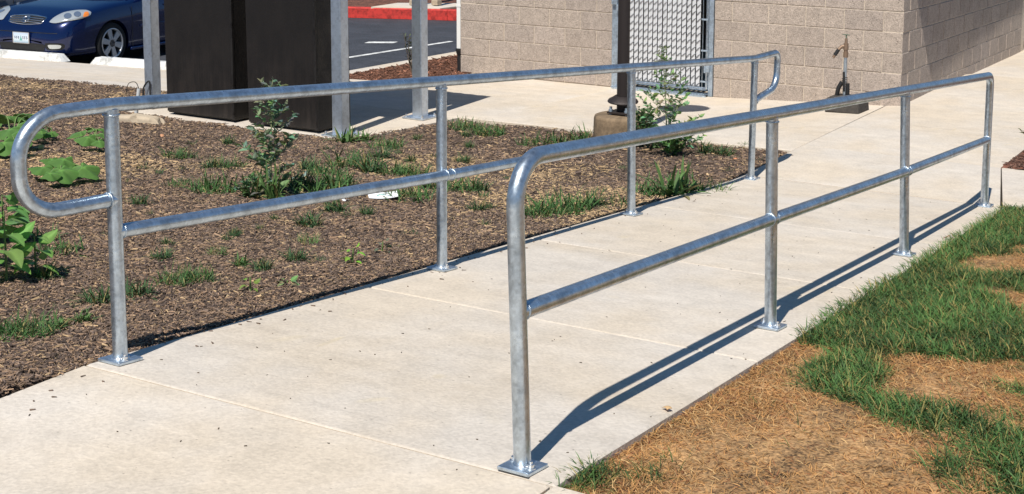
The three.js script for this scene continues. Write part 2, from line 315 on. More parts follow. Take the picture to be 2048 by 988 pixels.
{ const zl = leftEdge(LAND) + .01, zr = 7.37; for (let i = 0; i < 12; i++) { const a = lerp(zl, zr, i / 12), b = lerp(zl, zr, (i + 1) / 12), m = mesh('joint_filler', box(b - a - .002, .03, .007), jointDirt, landing); m.position.set((a + b) / 2, walkY((a + b) / 2, LAND) - .0245, LAND); } mesh('joint_filler', box(.0055, .03, 4), jointDirt, landing).position.set(7.378, walkY(7.378, LAND) - .021, LAND + 2.03); }
const plaza = tag(thing('plaza'), 'wide pale concrete pavement in front of the block building', 'pavement', null, 'structure');
const eX = (z) => leftEdge(z);
slab(plaza, [[2.1 + J, -.35], [eX(-.35) - J, -.35], [eX(2.66) - J, 2.66], [2.1 + J, 2.66]], plazaY);
slab(plaza, [[eX(2.4) + J, 2.413], [6.846, 2.413], [7.156, 3.71], [eX(3.71) + J, 3.71]], walkY, concrete, .16, .002);
slab(plaza, [[eX(-2.4) + .03, -2.4 + J], [6.78, -2.4 + J], [6.846, 2.411], [eX(2.4) + J, 2.411]], walkY, concrete, .16, .002);
slab(plaza, [[5.0, -9], [6.7, -9], [6.78, -2.4 - J], [5.0, -2.4 - J]], plazaY);
slab(plaza, [[6.852, 2.41], [14, 2.41], [14, 3.66], [7.162, 3.66]], plazaY);
slab(plaza, [[-1.05, 2.66 + J], [1.905, 2.66 + J], [1.77, 4.19], [-1.05, 4.19]], (x, z) => .05);
slab(plaza, [[.16, -.04], [2.1 - J, -.04], [2.1 - J, 2.66 - J], [.16, 2.66 - J]], plazaY);
slab(plaza, [[-1.05, 1.35], [.158, 1.05], [.158, 2.66 - J], [-1.05, 2.66 - J]], (x, z) => plazaY(Math.max(x, .2), z));
// pavement along the car park, lower and turned nine degrees
const walk = tag(thing('car_park_pavement'), 'pale concrete pavement strip in front of the parked dark blue car', 'pavement', null, 'structure');
const wN = (x) => 2.63 - .153 * (x + 4.68), wF = (x) => -.02 - .153 * (x + 7.0) ;
const strip = (x, z) => lerp(-.42, -.12, clamp((z - wF(x)) / (wN(x) - wF(x)), -.1, 1));
for (const [a, b] of [[-14, -9.2], [-9.2, -4.4], [-4.4, -1.06]]) slab(walk, [[a + J, wF(a)], [b - J, wF(b)], [b - J, wN(b)], [a + J, wN(a)]], strip, concrete, .2);
// kerb and small planting bed left of the building
const kerb = tag(thing('kerb'), 'pale concrete kerb between the red bark bed and the car park', 'kerb', null, 'structure');
for (const [a, b] of [[1.25, -1.5], [-1.5, -4.5], [-4.5, -8]]) slab(kerb, [[-1.13, b + J], [-.96, b + J], [-.96, a - J], [-1.13, a - J]], () => .004, concrete, .3, .015);
const redBedKeep = (x, z) => x > -.96 && x < 0 + (z > 0 ? .16 : 0) && z < 1.33 - (x + .96) * .24;
tag(mesh('red_mulch_bed', sheet(-1.0, .2, -8, 1.4, .06, (x, z) => -.02 + soilNoise(x, z) * .02, (x, z) => redBedKeep(x - .02, z - .02)), redSoil), 'reddish bark bed at the left corner of the block building', 'planting bed', null, 'structure');
// bed at the right edge
tag(mesh('right_mulch_bed', sheet(6.80, 14, -2, 2.43, .06, (x, z) => .085 + .06 * smooth(6.86, 7.3, x) + soilNoise(x, z) * .03), redSoil), 'dark bark bed behind the pavement at the far right', 'planting bed', null, 'structure');
// car park markings and the red kerb beyond
const flat = (pts, y, m, name, label, cat) => {               // painted strip given by its four corners
  const g = new THREE.BufferGeometry(); g.setAttribute('position', new THREE.Float32BufferAttribute(pts.flatMap(([x, z]) => [x, lotY(x) + y, z]), 3)); g.setAttribute('uv', new THREE.Float32BufferAttribute(pts.flat(), 2)); g.setIndex([0, 2, 1, 0, 3, 2]); g.computeVertexNormals();
  return tag(mesh(name, g, m), label, cat, null, 'structure');
};
flat([[-4.47, -3.0], [-4.37, -3.0], [-4.30, -5.78], [-4.40, -5.78]].reverse(), .004, whitePaint, 'parking_line', 'long white painted line across the car park asphalt', 'road marking');
flat([[-5.38, -4.75], [-4.98, -5.02], [-5.04, -5.22], [-5.44, -4.95]], .004, whitePaint, 'parking_mark', 'short worn white paint mark beyond the long line on the asphalt', 'road marking');
flat([[-6.20, -.6], [-6.29, -.6], [-7.2, -6.2], [-7.11, -6.2]], .004, whitePaint, 'parking_line', 'white stall line beside the dark blue car', 'road marking');
const rk = tag(thing('red_kerb'), 'bright red painted kerb across the far side of the car park', 'kerb', null, 'structure');
{
  const a = V(-8.62, 0, -8.14), d = V(.932, 0, -.362), n = V(-.362, 0, -.932);
  for (const [s, e] of [[-3.2, -.2], [-.2, 2.05], [2.05, 5.2]]) {
    const p = a.clone().addScaledVector(d, s), q = a.clone().addScaledVector(d, e - .006), o = n.clone().multiplyScalar(.16);
    slab(rk, [[p.x + o.x, p.z + o.z], [q.x + o.x, q.z + o.z], [q.x, q.z], [p.x, p.z]], () => -.365, redPaint, .19, .02);
  }
  const far = (s, e, w0, w1, y, m, name, label, cat) => {
    const c = [[s, w0], [e, w0], [e, w1], [s, w1]].map(([t, w]) => { const p = a.clone().addScaledVector(d, t).addScaledVector(n, w); return [p.x, y, p.z]; });
    const g = new THREE.BufferGeometry(); g.setAttribute('position', new THREE.Float32BufferAttribute(c.flat(), 3)); g.setAttribute('uv', new THREE.Float32BufferAttribute(c.flatMap((q) => [q[0], q[2]]), 2)); g.setIndex([0, 1, 2, 0, 2, 3]); g.computeVertexNormals();
    return tag(mesh(name, g, m), label, cat, null, 'structure');
  };
  far(-6, 9, .165, 22, -.375, redSoil, 'far_mulch_bed', 'red brown bark bed above the red kerb', 'planting bed');
  const w = tag(thing('far_pavement'), 'white concrete path above the red kerb', 'pavement', null, 'structure');
  const P = (px, py) => { const q = at(px, py, () => -.34); return [q.x, q.z]; };
  slab(w, [P(795, 5), P(960, 6), P(880, 15.5), P(742, 13)], () => -.345, concrete, .06);
}

// ------------------------------------------------------------------ the two handrails
const PIPE = .0252;
const dirRail = (a, b) => b.clone().sub(a).normalize();
function boltedPlate(parent, p, turn = 0) {
  const s = parent.position, slope = Math.atan(.0842), y = walkY(p.x, p.z);
  const g = rbox(.106, .011, .106, .0025, 0, .0075, 0);
  const pl = mesh('base_plate', g, plateMat, parent); pl.position.set(p.x - s.x, y - s.y, p.z - s.z); pl.rotation.set(-slope * (p.z > 3.9 && p.z < LAND ? 1 : 0), turn, 0, 'YXZ');
  for (const [bx, bz] of [[-.036, -.012], [.036, .014]]) {
    const b = merge([cyl(.015, .015, .003, bx, .0145, bz, 16), cyl(.0115, .0115, .011, bx, .0205, bz, 6), cyl(.0055, .005, .009, bx, .0295, bz, 10)]);
    mesh('anchor_bolt', b, zincBright, pl);
  }
  const weld = new THREE.TorusGeometry(PIPE + .001, .0052, 8, 28).rotateX(Math.PI / 2).translate(0, .0135, 0);
  mesh('weld_bead', weld, zincBright, pl);
  return pl;
}
const plateMat = mat({ map: sized(galvTex.map, .3), roughness: .42, metalness: .93, bumpMap: sized(galvTex.bump, .3), bumpScale: .0006 });
function post(parent, foot, top, name = 'post') {
  const s = parent.position, a = foot.clone().sub(s), b = top.clone().sub(s);
  const m = mesh(name, pipe(straight(a, b, 8), PIPE, 24), galv, parent); return m;
}
function ring(parent, p, axis, r = PIPE + .0015) {               // weld bead round a joint
  const g = new THREE.TorusGeometry(r, .0035, 7, 24); const m = mesh('weld_bead', g, galv, parent);
  m.position.copy(p).sub(parent.position); m.quaternion.setFromUnitVectors(V(0, 0, 1), axis.clone().normalize()); return m;
}
{ // right handrail: bent down into its end posts
  const feet = [V(7.248, 0, 9.762), V(7.184, 0, 7.788), V(7.150, 0, 5.848), V(7.060, 0, 3.762)]; feet.forEach((f) => f.y = walkY(f.x, f.z));
  const tops = [V(7.222, 1.508, 9.772), V(7.176, 1.342, 7.801), V(7.140, 1.178, 5.846), V(7.068, 1.004, 3.790)];
  const o = thing('handrail', 'galvanised pipe handrail on the right, ending in a bent post without a loop', 'handrail', feet[0].clone());
  const s = o.position, L = (p) => p.clone().sub(s);
  const A = tops[0], D = tops[3], a0 = feet[0], d0 = feet[3];
  const q0 = A.clone().lerp(a0, .24), q1 = D.clone().lerp(d0, .16);
  const run = roundPath([q0, A, D, q1].map(L), [.125, .075], 14);
  const full = []; run.forEach((p, i) => { if (i && p.distanceTo(run[i - 1]) > .6) for (let k = 1; k < 24; k++) full.push(run[i - 1].clone().lerp(p, k / 24)); full.push(p); });
  mesh('top_rail', pipe(full, PIPE, 28), galv, o);
  post(o, feet[0], q0.clone().lerp(A, .02)); post(o, feet[3], q1.clone().lerp(D, .02));
  const line = (t) => A.clone().lerp(D, t);
  for (const i of [1, 2]) { const t = (tops[i].z - A.z) / (D.z - A.z), tp = line(t); tp.y -= .012; post(o, feet[i], tp); ring(o, tp.clone().add(V(0, -PIPE + .006, 0)), V(0, 1, 0)); }
  const mids = feet.map((f, i) => f.clone().lerp(tops[i], .462 / .9));
  for (let i = 0; i < 3; i++) { mesh('mid_rail', pipe(straight(L(mids[i]), L(mids[i + 1]), 16), PIPE * .985, 24), galv, o); const d = dirRail(mids[i], mids[i + 1]); ring(o, mids[i].clone().addScaledVector(d, PIPE + .001), d, PIPE); ring(o, mids[i + 1].clone().addScaledVector(d, -PIPE - .001), d, PIPE); }
  feet.forEach((f) => boltedPlate(o, f));
}
{ // left handrail: looped extensions at both ends
  const feet = [V(5.549, 0, 9.717), V(5.500, 0, 7.785), V(5.440, 0, 5.797), V(5.372, 0, 3.840)]; feet.forEach((f) => f.y = walkY(f.x, f.z));
  const tops = [V(5.515, 1.490, 9.690), V(5.545, 1.325, 7.742), V(5.437, 1.160, 5.79), V(5.377, .994, 3.833)];
  const o = thing('handrail', 'galvanised pipe handrail on the left with a looped return at each end', 'handrail', feet[0].clone());
  const s = o.position, L = (p) => p.clone().sub(s), A = tops[0], D = tops[3];
  const back = V(-.035, .004, .345), fore = V(.012, .004, -.40), drop = .318;
  const e0 = A.clone().add(back), e1 = e0.clone().add(V(0, -drop, 0)), r0 = feet[0].clone().lerp(A, .572 / .9); e1.y = r0.y + .004;
  const f0 = D.clone().add(fore), f1 = f0.clone().add(V(.0, -.26, .012)), r1 = feet[3].clone().lerp(D, .585 / .9);
  const path = roundPath([r0, e1, e0, A, D, f0, f1, r1].map(L), [.135, .150, .5, .5, .055, .13], 14);
  const full = []; path.forEach((p, i) => { if (i && p.distanceTo(path[i - 1]) > .6) for (let k = 1; k < 24; k++) full.push(path[i - 1].clone().lerp(p, k / 24)); full.push(p); });
  const cutA = full.findIndex((p) => p.distanceTo(L(A)) < .05), far = full.map((p) => p.distanceTo(L(D))), cutD = far.indexOf(Math.min(...far));
  mesh('end_loop', pipe(full.slice(0, cutA + 1), PIPE, 28), galv, o);
  mesh('top_rail', pipe(full.slice(cutA, cutD + 1), PIPE, 28), galv, o);
  mesh('end_loop', pipe(full.slice(cutD), PIPE, 28), galv, o);
  feet.forEach((f, i) => { const t = (tops[i].z - A.z) / (D.z - A.z), tp = A.clone().lerp(D, t); tp.y -= .014; post(o, f, tp); ring(o, tp.clone().add(V(0, -PIPE + .006, 0)), V(0, 1, 0)); boltedPlate(o, f); });
  ring(o, r0.clone().add(V(0, 0, PIPE + .002)), V(0, 0, 1)); ring(o, r1.clone().add(V(0, 0, -PIPE - .002)), V(0, 0, 1));
  const mids = feet.map((f, i) => f.clone().lerp(tops[i], .458 / .9));
  for (let i = 0; i < 3; i++) { mesh('mid_rail', pipe(straight(L(mids[i]), L(mids[i + 1]), 16), PIPE * .985, 24), galv, o); const d = dirRail(mids[i], mids[i + 1]); ring(o, mids[i].clone().addScaledVector(d, PIPE + .001), d, PIPE); ring(o, mids[i + 1].clone().addScaledVector(d, -PIPE - .001), d, PIPE); }
}

// ------------------------------------------------------------------ the block building
const BW = .4064, BH = .2032, WALL = 13 * BW;
const building = thing('block_building', 'tan concrete block building with a gate in its front wall', 'building', V(0, 0, 0));
{
  const gap = .0095, D = .194, blocks = [new Set()];
  void blocks;
  const cache = {};
  const blockGeo = (w, h, d) => { const k = [w, h, d].map((v) => v.toFixed(3)).join(); return cache[k] ??= [0, 1, 2].map(() => { const g = chamferBox(w - gap, h - gap, d, .0035), u = g.attributes.uv, a = rr(0, 3), b = rr(0, 3); for (let i = 0; i < u.count; i++) u.setXY(i, u.getX(i) + a, u.getY(i) + b); return g; }); };
  const upper = [[], [], [], [], [], []];
  const put = (x0, x1, row, z0, z1) => {                        // block from x0..x1, z0..z1 (z1 is the nearer)
    const side = x1 - x0 < .25 && z1 - z0 > .25, w = x1 - x0, d = z1 - z0;
    const k = Math.floor(rnd() * 3), jig = rr(-.0012, .0012);
    const along = !side, g0 = along ? blockGeo(w, BH, d)[k] : blockGeo(d, BH, w)[k];
    const cx = (x0 + x1) / 2 + (along ? 0 : jig), cz = (z0 + z1) / 2 + (along ? jig : 0), cy = (row + .5) * BH;
    const mi = Math.floor(rnd() * 6);
    if (row > 5) { const g = g0.clone(); if (!along) g.rotateY(Math.PI / 2); g.translate(cx, cy, cz); upper[mi].push(g); return; }
    const m = mesh('block', g0, blockMats[mi], building); m.position.set(cx, cy, cz); if (!along) m.rotation.y = Math.PI / 2;
  };
  for (let r = 0; r < 13; r++) {
    const odd = r % 2 === 1, open = r < 10;
    const spans = open ? [[0, 5], [8, 13]] : [[0, 13]];
    for (const [a, b] of spans) {
      if (odd) for (let i = a; i < b; i++) put(i * BW, (i + 1) * BW, r, -D, 0);
      else {
        put(a * BW, (a + .5) * BW, r, a === 0 ? -2 * .2032 + .0048 : -D, 0);
        for (let i = a; i < b - 1; i++) put((i + .5) * BW, (i + 1.5) * BW, r, -D, 0);
        put((b - .5) * BW, b * BW, r, b === 13 ? -.4064 + .0048 : -D, 0);
      }
    }
    const z0 = odd ? .2032 : .4064;
    for (let i = 0; z0 + i * BW < 5.0; i++) { const za = -(z0 + i * BW) - .0048, zb = Math.max(-5.101, -(z0 + (i + 1) * BW) + .0048); put(WALL - D, WALL, r, zb, za); }
  }
  upper.forEach((u, i) => { if (u.length) tag(mesh('upper_block_courses', merge(u), blockMats[i], building), null, null, null, 'stuff'); });
  const m = 'mortar';
  mesh(m, box(5 * BW - .012, 10 * BH, .182, 2.5 * BW, 5 * BH, -.0975), mortar, building);
  mesh(m, box(5 * BW - .012, 10 * BH, .182, 10.5 * BW, 5 * BH, -.0975), mortar, building);
  mesh(m, box(WALL - .012, 3 * BH - .002, .182, WALL / 2, 11.5 * BH, -.0975), mortar, building);
  mesh(m, box(.182, 13 * BH - .004, 4.90, WALL - .0975, 6.5 * BH, -2.645), mortar, building);
  mesh('rear_wall', box(WALL - .02, 13 * BH, .19, WALL / 2, 6.5 * BH, -5.2), mortar, building);
  mesh('left_wall', box(.19, 13 * BH - .004, 4.9, .095, 6.5 * BH, -2.65), mortar, building);
  mesh('footing', box(WALL - .02, .35, .25, WALL / 2, -.177, -.14), mortar, building);
  mesh('footing', box(.18, .3, 4.9, WALL - .1, -.152, -2.72), mortar, building);
  const slabRoof = mesh('roof', box(WALL + .72, .34, 6.1, WALL / 2 + .0, 0, -2.28), mat({ color: rgb(.12, .1, .085), roughness: .7 }), building);
  slabRoof.position.y = 3.02; slabRoof.rotation.x = .098;
}
// gate
const slatMat = mat({ color: rgb(.60, .61, .63), roughness: .55 });
const black = mat({ color: rgb(.012, .012, .013), roughness: .6 });
{
  const gx0 = 5 * BW, gx1 = 8 * BW;
  const f = new THREE.Group(); f.name = 'door_frame'; f.position.set(gx0, 0, 0); building.add(f);
  mesh('jamb', rbox(.075, 2.02, .215, .004, .0385, 1.012, -.092), galvDull, f);
  mesh('jamb', rbox(.05, 2.02, .215, .004, gx1 - gx0 - .026, 1.012, -.092), galvDull, f);
  mesh('head', rbox(gx1 - gx0 - .004, .05, .21, .004, (gx1 - gx0) / 2, 2.0, -.092), galvDull, f);
  for (const h of [.32, 1.5]) { const k = mesh('hinge', merge([rbox(.055, .12, .03, .004, gx1 - gx0 - .055, h, .036), cyl(.012, .012, .13, gx1 - gx0 - .075, h, .05, 10)]), galvDull, f); void k; }
  mesh('latch_box', merge([rbox(.07, .17, .05, .006, .05, 1.0, .037), rbox(.09, .02, .02, .004, .09, 1.03, .05), rbox(.05, .07, .03, .006, .1, .88, .05)]), galvDull, f);
  const x0 = gx0 + .105, x1 = gx1 - .085, y0 = .07, y1 = 1.9, z = -.035;
  const gate = thing('gate', 'chain link gate with pale grey privacy slats in the block wall', 'gate', V(x0, 0, z));
  const W = x1 - x0;
  const tube = (a, b, r = .021) => pipe(straight(a, b, 2), r, 14);
  mesh('stile', tube(V(0, y0, 0), V(0, y1, 0)), galv, gate); mesh('stile', tube(V(W, y0, 0), V(W, y1, 0)), galv, gate);
  mesh('rail', tube(V(0, y0, 0), V(W, y0, 0)), galv, gate); mesh('rail', tube(V(0, y1, 0), V(W, y1, 0)), galv, gate);
  mesh('tension_bar', rbox(.006, y1 - y0, .018, .002, .055, (y0 + y1) / 2, .004), galv, gate); mesh('tension_bar', rbox(.006, y1 - y0, .018, .002, W - .055, (y0 + y1) / 2, .004), galv, gate);
  for (let h = .15; h < 1.9; h += .33) { mesh('tension_band', rbox(.075, .018, .008, .002, W - .03, h, .022), galvDull, gate); mesh('tension_band', rbox(.075, .018, .008, .002, .03, h, .022), galvDull, gate); }
  const pitch = .0575, n = Math.floor((W - .13) / pitch), sg = rbox(.046, y1 - y0 - .05, .004, .0015, 0, 0, 0, 1);
  for (let i = 0; i < n; i++) { const s = mesh('slat', sg, slatMat, gate); s.position.set(.085 + (i + .5) * pitch, (y0 + y1) / 2, rr(-.001, .001)); s.rotation.y = rr(-.12, .12); }
  const wires = [];
  for (let i = 0; i <= n; i++) {                                // each wire zigzags from top to bottom, in front of and behind its slats
    const pts = [], xl = .085 + i * pitch, P = .076; for (let y = y0 + .02; y < y1 - P; y += P) pts.push(V(xl, y, .003), V(xl + pitch * .5, y + P * .3, .0115), V(xl + pitch, y + P * .6, .003), V(xl + pitch * .5, y + P * .8, -.009));
    if (i < n) wires.push(pipe(pts, .0042, 5, false));
  }
  mesh('chain_link_mesh', merge(wires), mat({ color: rgb(.24, .25, .27), metalness: .5, roughness: .5 }), gate);
  const g = thing('trench_grate', 'steel drain grate across the gate threshold', 'drain grate', V((gx0 + gx1) / 2, -.003, -.02));
  mesh('pit', box(gx1 - gx0 - .1, .03, .19, 0, -.004, 0), black, g);
  mesh('grate_frame', merge([box(gx1 - gx0 - .09, .03, .012, 0, .006, .1), box(gx1 - gx0 - .09, .03, .012, 0, .006, -.1)]), galvDull, g);
  const bar = rbox(.013, .016, .215, .003, 0, 0, 0, 1);
  for (let x = -.53; x < .535; x += .034) { const b = mesh('grate_bar', bar, galvDull, g); b.position.set(x, .0165, 0); b.rotation.y = -.5; }
}
// downspout and drain at the left corner
{
  const d = thing('downspout', 'white square rain pipe on the left corner of the block building', 'downspout', V(-.035, .27, -.04));
  mesh('pipe', rbox(.055, 2.3, .055, .006, 0, 1.15, 0), mat({ color: rgb(.78, .78, .76), roughness: .5 }), d);
  for (const h of [.5, 1.7]) mesh('strap', rbox(.07, .025, .062, .003, .004, h, 0), mat({ color: rgb(.72, .72, .7), roughness: .5 }), d);
  const b = thing('drain_boot', 'black plastic drain pipe under the white downspout', 'drain pipe', V(-.035, 0, -.04));
  mesh('pipe', cyl(.03, .03, .2, 0, .1, 0, 16), black, b); mesh('collar', merge([cyl(.05, .036, .05, 0, .225, 0, 18), cyl(.05, .05, .02, 0, .26, 0, 18)]), black, b);
}
// lean sliver of a grey cabinet behind the far end of the side wall
{
  const p = V(5.42, .12, -5.75), c = thing('utility_cabinet', 'pale grey metal cabinet just past the far end of the side wall', 'cabinet', p);
  mesh('plinth', box(.8, .06, .5, 0, .03, 0), black, c); mesh('body', rbox(.86, .95, .56, .012, 0, .545, 0), mat({ color: rgb(.36, .39, .43), roughness: .5, metalness: .2 }), c);
  for (const h of [.12, .33, .62]) mesh('trim', rbox(.88, .03, .585, .004, 0, h, 0), mat({ color: rgb(.68, .7, .72), roughness: .4 }), c);
}

// ------------------------------------------------------------------ shelter with dark lockers
const lockerTex = (() => {
  const n = 512, a = fbm(n, 5, 5, 401, .65), b = fbm(n, 128, 2, 407, .8), run = fbm(n, 6, 4, 411, .65, 14, 1);
  return { map: tex(n, (i) => { const l = 1 + a[i] * .25 + b[i] * .5 + clamp(run[i]) * .2; return [.0105 * l, .0085 * l, .0074 * l]; }), rough: tex(n, (i) => gray(clamp(.55 + a[i] * .3 + b[i] * .2)), false), bump: tex(n, (i) => gray(clamp(.5 + b[i] * .5 + a[i] * .2)), false) };
})();
const lockerPaint = mat({ map: sized(lockerTex.map, .8), roughnessMap: sized(lockerTex.rough, .8), roughness: 1, bumpMap: sized(lockerTex.bump, .8), bumpScale: .0012 });
const dustTex = (() => {                                       // powdery bloom that grows denser towards the foot of the doors
  const n = 512, a = fbm(n, 8, 5, 421, .7), run = fbm(n, 5, 5, 431, .7, 16, 1);
  return tex(n, (i, x, y) => { const h = y / n, l = 1 + a[i] * .25 + 1.0 * clamp(1.05 - h * 2.2) * clamp(.4 + run[i] * .8 + a[i] * .8); return [.0115 * l, .009 * l, .0076 * l]; });
})();
const lockerDoor = mat({ map: dustTex, roughness: .5, bumpMap: sized(lockerTex.bump, .8), bumpScale: .001 });
function locker(x0, x1, z1, depth, h, label, lean) {
  const w = x1 - x0, o = thing('metal_locker', label, 'locker', V((x0 + x1) / 2, .052, z1 - depth / 2));
  mesh('cabinet', rbox(w, h, depth, .006, 0, h / 2 + .018, 0), lockerPaint, o);
  const dg = new RoundedBoxGeometry(w - .004, h - .02, .016, 2, .005); { const p = dg.attributes.position, u = dg.attributes.uv; for (let i = 0; i < p.count; i++) u.setXY(i, p.getX(i) / w + .5, p.getY(i) / h + .5); }
  mesh('door', dg, lockerDoor, o).position.set(0, h / 2 + .022, depth / 2 + .0085);
  mesh('edge_trim', rbox(.022, h - .01, .024, .003, w / 2 - .008, h / 2 + .02, depth / 2 + .008), lockerPaint, o);
  for (const s of [-1, 1]) for (const q of [-1, 1]) mesh('foot', box(.05, .02, .05, s * (w / 2 - .06), .009, q * (depth / 2 - .06)), black, o);
  o.rotation.z = lean; return o;
}
locker(-.425, .415, 4.005, .42, 1.86, 'tall dark brown metal locker standing nearer the car park', .004);
locker(.585, 1.385, 4.0, .42, 1.86, 'tall dark brown metal locker next to the bright front post', .012);
{
  const T = .1075, H = 2.06;
  const pst = (x, z, label) => {
    const o = thing('shelter_post', label, 'post', V(x, .052, z));
    mesh('shaft', rbox(T, H, T, .009, 0, H / 2 + .01, 0, 3), galvPost, o);
    mesh('base_plate', rbox(.24, .014, .24, .003, 0, .008, 0), galvPost, o);
    for (const a of [-1, 1]) for (const b of [-1, 1]) mesh('anchor_bolt', merge([cyl(.013, .013, .014, a * .092, .021, b * .092, 6), cyl(.007, .007, .02, a * .092, .03, b * .092, 8)]), zincBright, o);
    return o;
  };
  pst(-.85, 3.80, 'square galvanised steel post at the left end of the lockers');
  pst(1.585, 3.945, 'square galvanised steel post at the front right of the lockers');
  pst(1.635, 2.90, 'square galvanised steel post standing alone behind the lockers, clear of grass');
  const r = thing('shelter_roof', 'corrugated metal roof carried by the square posts over the lockers', 'roof', V(0, 2.14, 0));
  const pos = [], idx = [], n = 120, x0 = -1.3, x1 = 1.70; for (let i = 0; i <= n; i++) { const x = lerp(x0, x1, i / n), y = .014 * Math.sin(i / n * 2 * Math.PI * 20); for (const [z, d] of [[2.86, 0], [4.50, 0], [4.50, -.012], [2.86, -.012]]) pos.push(x, y + d, z); }
  for (let i = 0; i < n; i++) for (let k = 0; k < 4; k++) { const a = i * 4 + k, b = i * 4 + (k + 1) % 4; idx.push(a, b, a + 4, b, b + 4, a + 4); }
  const g = new THREE.BufferGeometry(); g.setAttribute('position', new THREE.Float32BufferAttribute(pos, 3)); g.setIndex(idx); g.computeVertexNormals(); mesh('sheeting', metreUV(g), galvDull, r);
  for (const z of [2.90, 3.945]) mesh('beam', rbox(2.6, .05, .05, .004, .34, -.045, z), galvDull, r);
}
// conduit and cable loop by the left post, broken edging stones
{
  const grey = mat({ color: rgb(.55, .57, .58), roughness: .5 }), a = at(272, 243, () => .03);
  const c = thing('conduit', 'short grey conduit pipe leaning beside the left shelter post', 'conduit', a);
  const up = V(.03, .30, -.02), sideways = RIGHT.clone();
  mesh('pipe', pipe([V(0, -.03, 0), V(.01, .1, 0), up.clone()], .017, 14), grey, c);
  mesh('wire', pipe(new THREE.CatmullRomCurve3([up.clone(), up.clone().add(V(0, .06, 0)).addScaledVector(sideways, -.03), up.clone().add(V(0, .05, 0)).addScaledVector(sideways, -.09), up.clone().add(V(0, -.06, 0)).addScaledVector(sideways, -.12)]).getPoints(14), .0035, 6), black, c);
  const h = thing('cable', 'black cable bent against the foot of the left shelter post', 'cable', V(-.80, .05, 3.88));
  mesh('loop', pipe(new THREE.CatmullRomCurve3([V(-.06, 0, .03), V(-.06, .2, .02), V(-.01, .26, 0), V(.0, .14, 0), V(.02, .0, .02)]).getPoints(20), .008, 8), black, h);
  const stoneMat = mat({ map: sized(concreteTex.map, 1.1), color: rgb(.78, .72, .62), roughness: .95 });
  const stone = (px, py, w, d, hgt, turn, label) => { const p = at(px, py, mulchY), g = new RoundedBoxGeometry(w, hgt, d, 3, hgt * .3), q = g.attributes.position; for (let i = 0; i < q.count; i++) q.setXYZ(i, q.getX(i) + .03 * Math.sin(q.getZ(i) * 60 + q.getY(i) * 30), q.getY(i) + .012 * Math.sin(q.getX(i) * 40), q.getZ(i) + .02 * Math.sin(q.getX(i) * 37)); g.computeVertexNormals(); const m = mesh('stone', metreUV(g), stoneMat); m.position.set(p.x, p.y + hgt * .2, p.z); m.rotation.y = turn; return tag(m, label, 'stone'); };
  stone(258, 246, .2, .12, .10, .4, 'broken piece of pale concrete left of the grey conduit');
  stone(292, 247, .26, .14, .10, .2, 'broken piece of pale concrete right of the grey conduit');
  stone(74, 301, .09, .05, .05, .5, 'small tan stone seen through the near rail loop');
}
// light pole on its brown concrete pedestal
{
  const p = V(3.785, .04, 2.92), bronze = mat({ color: rgb(.042, .033, .031), roughness: .48, metalness: .4, bumpMap: sized(lockerTex.bump, .3), bumpScale: .0008 });
  const ped = thing('light_pole_pedestal', 'round brown concrete pedestal under the dark light pole', 'pedestal', p);
  const R = .245, H = .255, prof = [[0, -.15], [R, -.15], [R + .004, .1], [R, H - .03], [R - .008, H - .008], [R - .03, H], [0, H + .002]].map(([x, y]) => new THREE.Vector2(x, y));
  const lg = new THREE.LatheGeometry(prof, 44), lu = lg.attributes.uv; for (let i = 0; i < lu.count; i++) lu.setXY(i, lu.getX(i) * R * 6.3, lg.attributes.position.getY(i)); mesh('body', lg, brownConcrete, ped);
  const o = thing('light_pole', 'dark bronze light pole in front of the slatted gate', 'light pole', V(p.x, p.y + H, p.z));
  mesh('base_plate', rbox(.2, .018, .2, .003, 0, .02, 0), bronze, o);
  for (const a of [-1, 1]) for (const b of [-1, 1]) mesh('anchor_bolt', merge([cyl(.012, .012, .07, a * .075, .035, b * .075, 10), cyl(.019, .019, .018, a * .075, .038, b * .075, 6)]), galvDull, o);
  mesh('shaft', cyl(.047, .053, 2.6, 0, 1.33, 0, 32), bronze, o);
  const cv = mesh('base_cover', new THREE.LatheGeometry([[.056, .035], [.07, .035], [.09, .02], [.122, .002], [.132, -.014], [.128, -.02], [.11, -.012], [.056, .02]].map(([x, y]) => new THREE.Vector2(x, y)), 36), bronze, o); cv.position.set(0, .125, 0); cv.rotation.set(.06, 0, -.05);
  mesh('lamp_head', new THREE.LatheGeometry([[0, .16], [.05, .16], [.09, .1], [.25, .03], [.262, 0], [.25, -.012], [.06, -.01], [.05, -.12], [0, -.12]].map(([x, y]) => new THREE.Vector2(x, y)), 44), bronze, o).position.set(0, 2.55, 0);
}
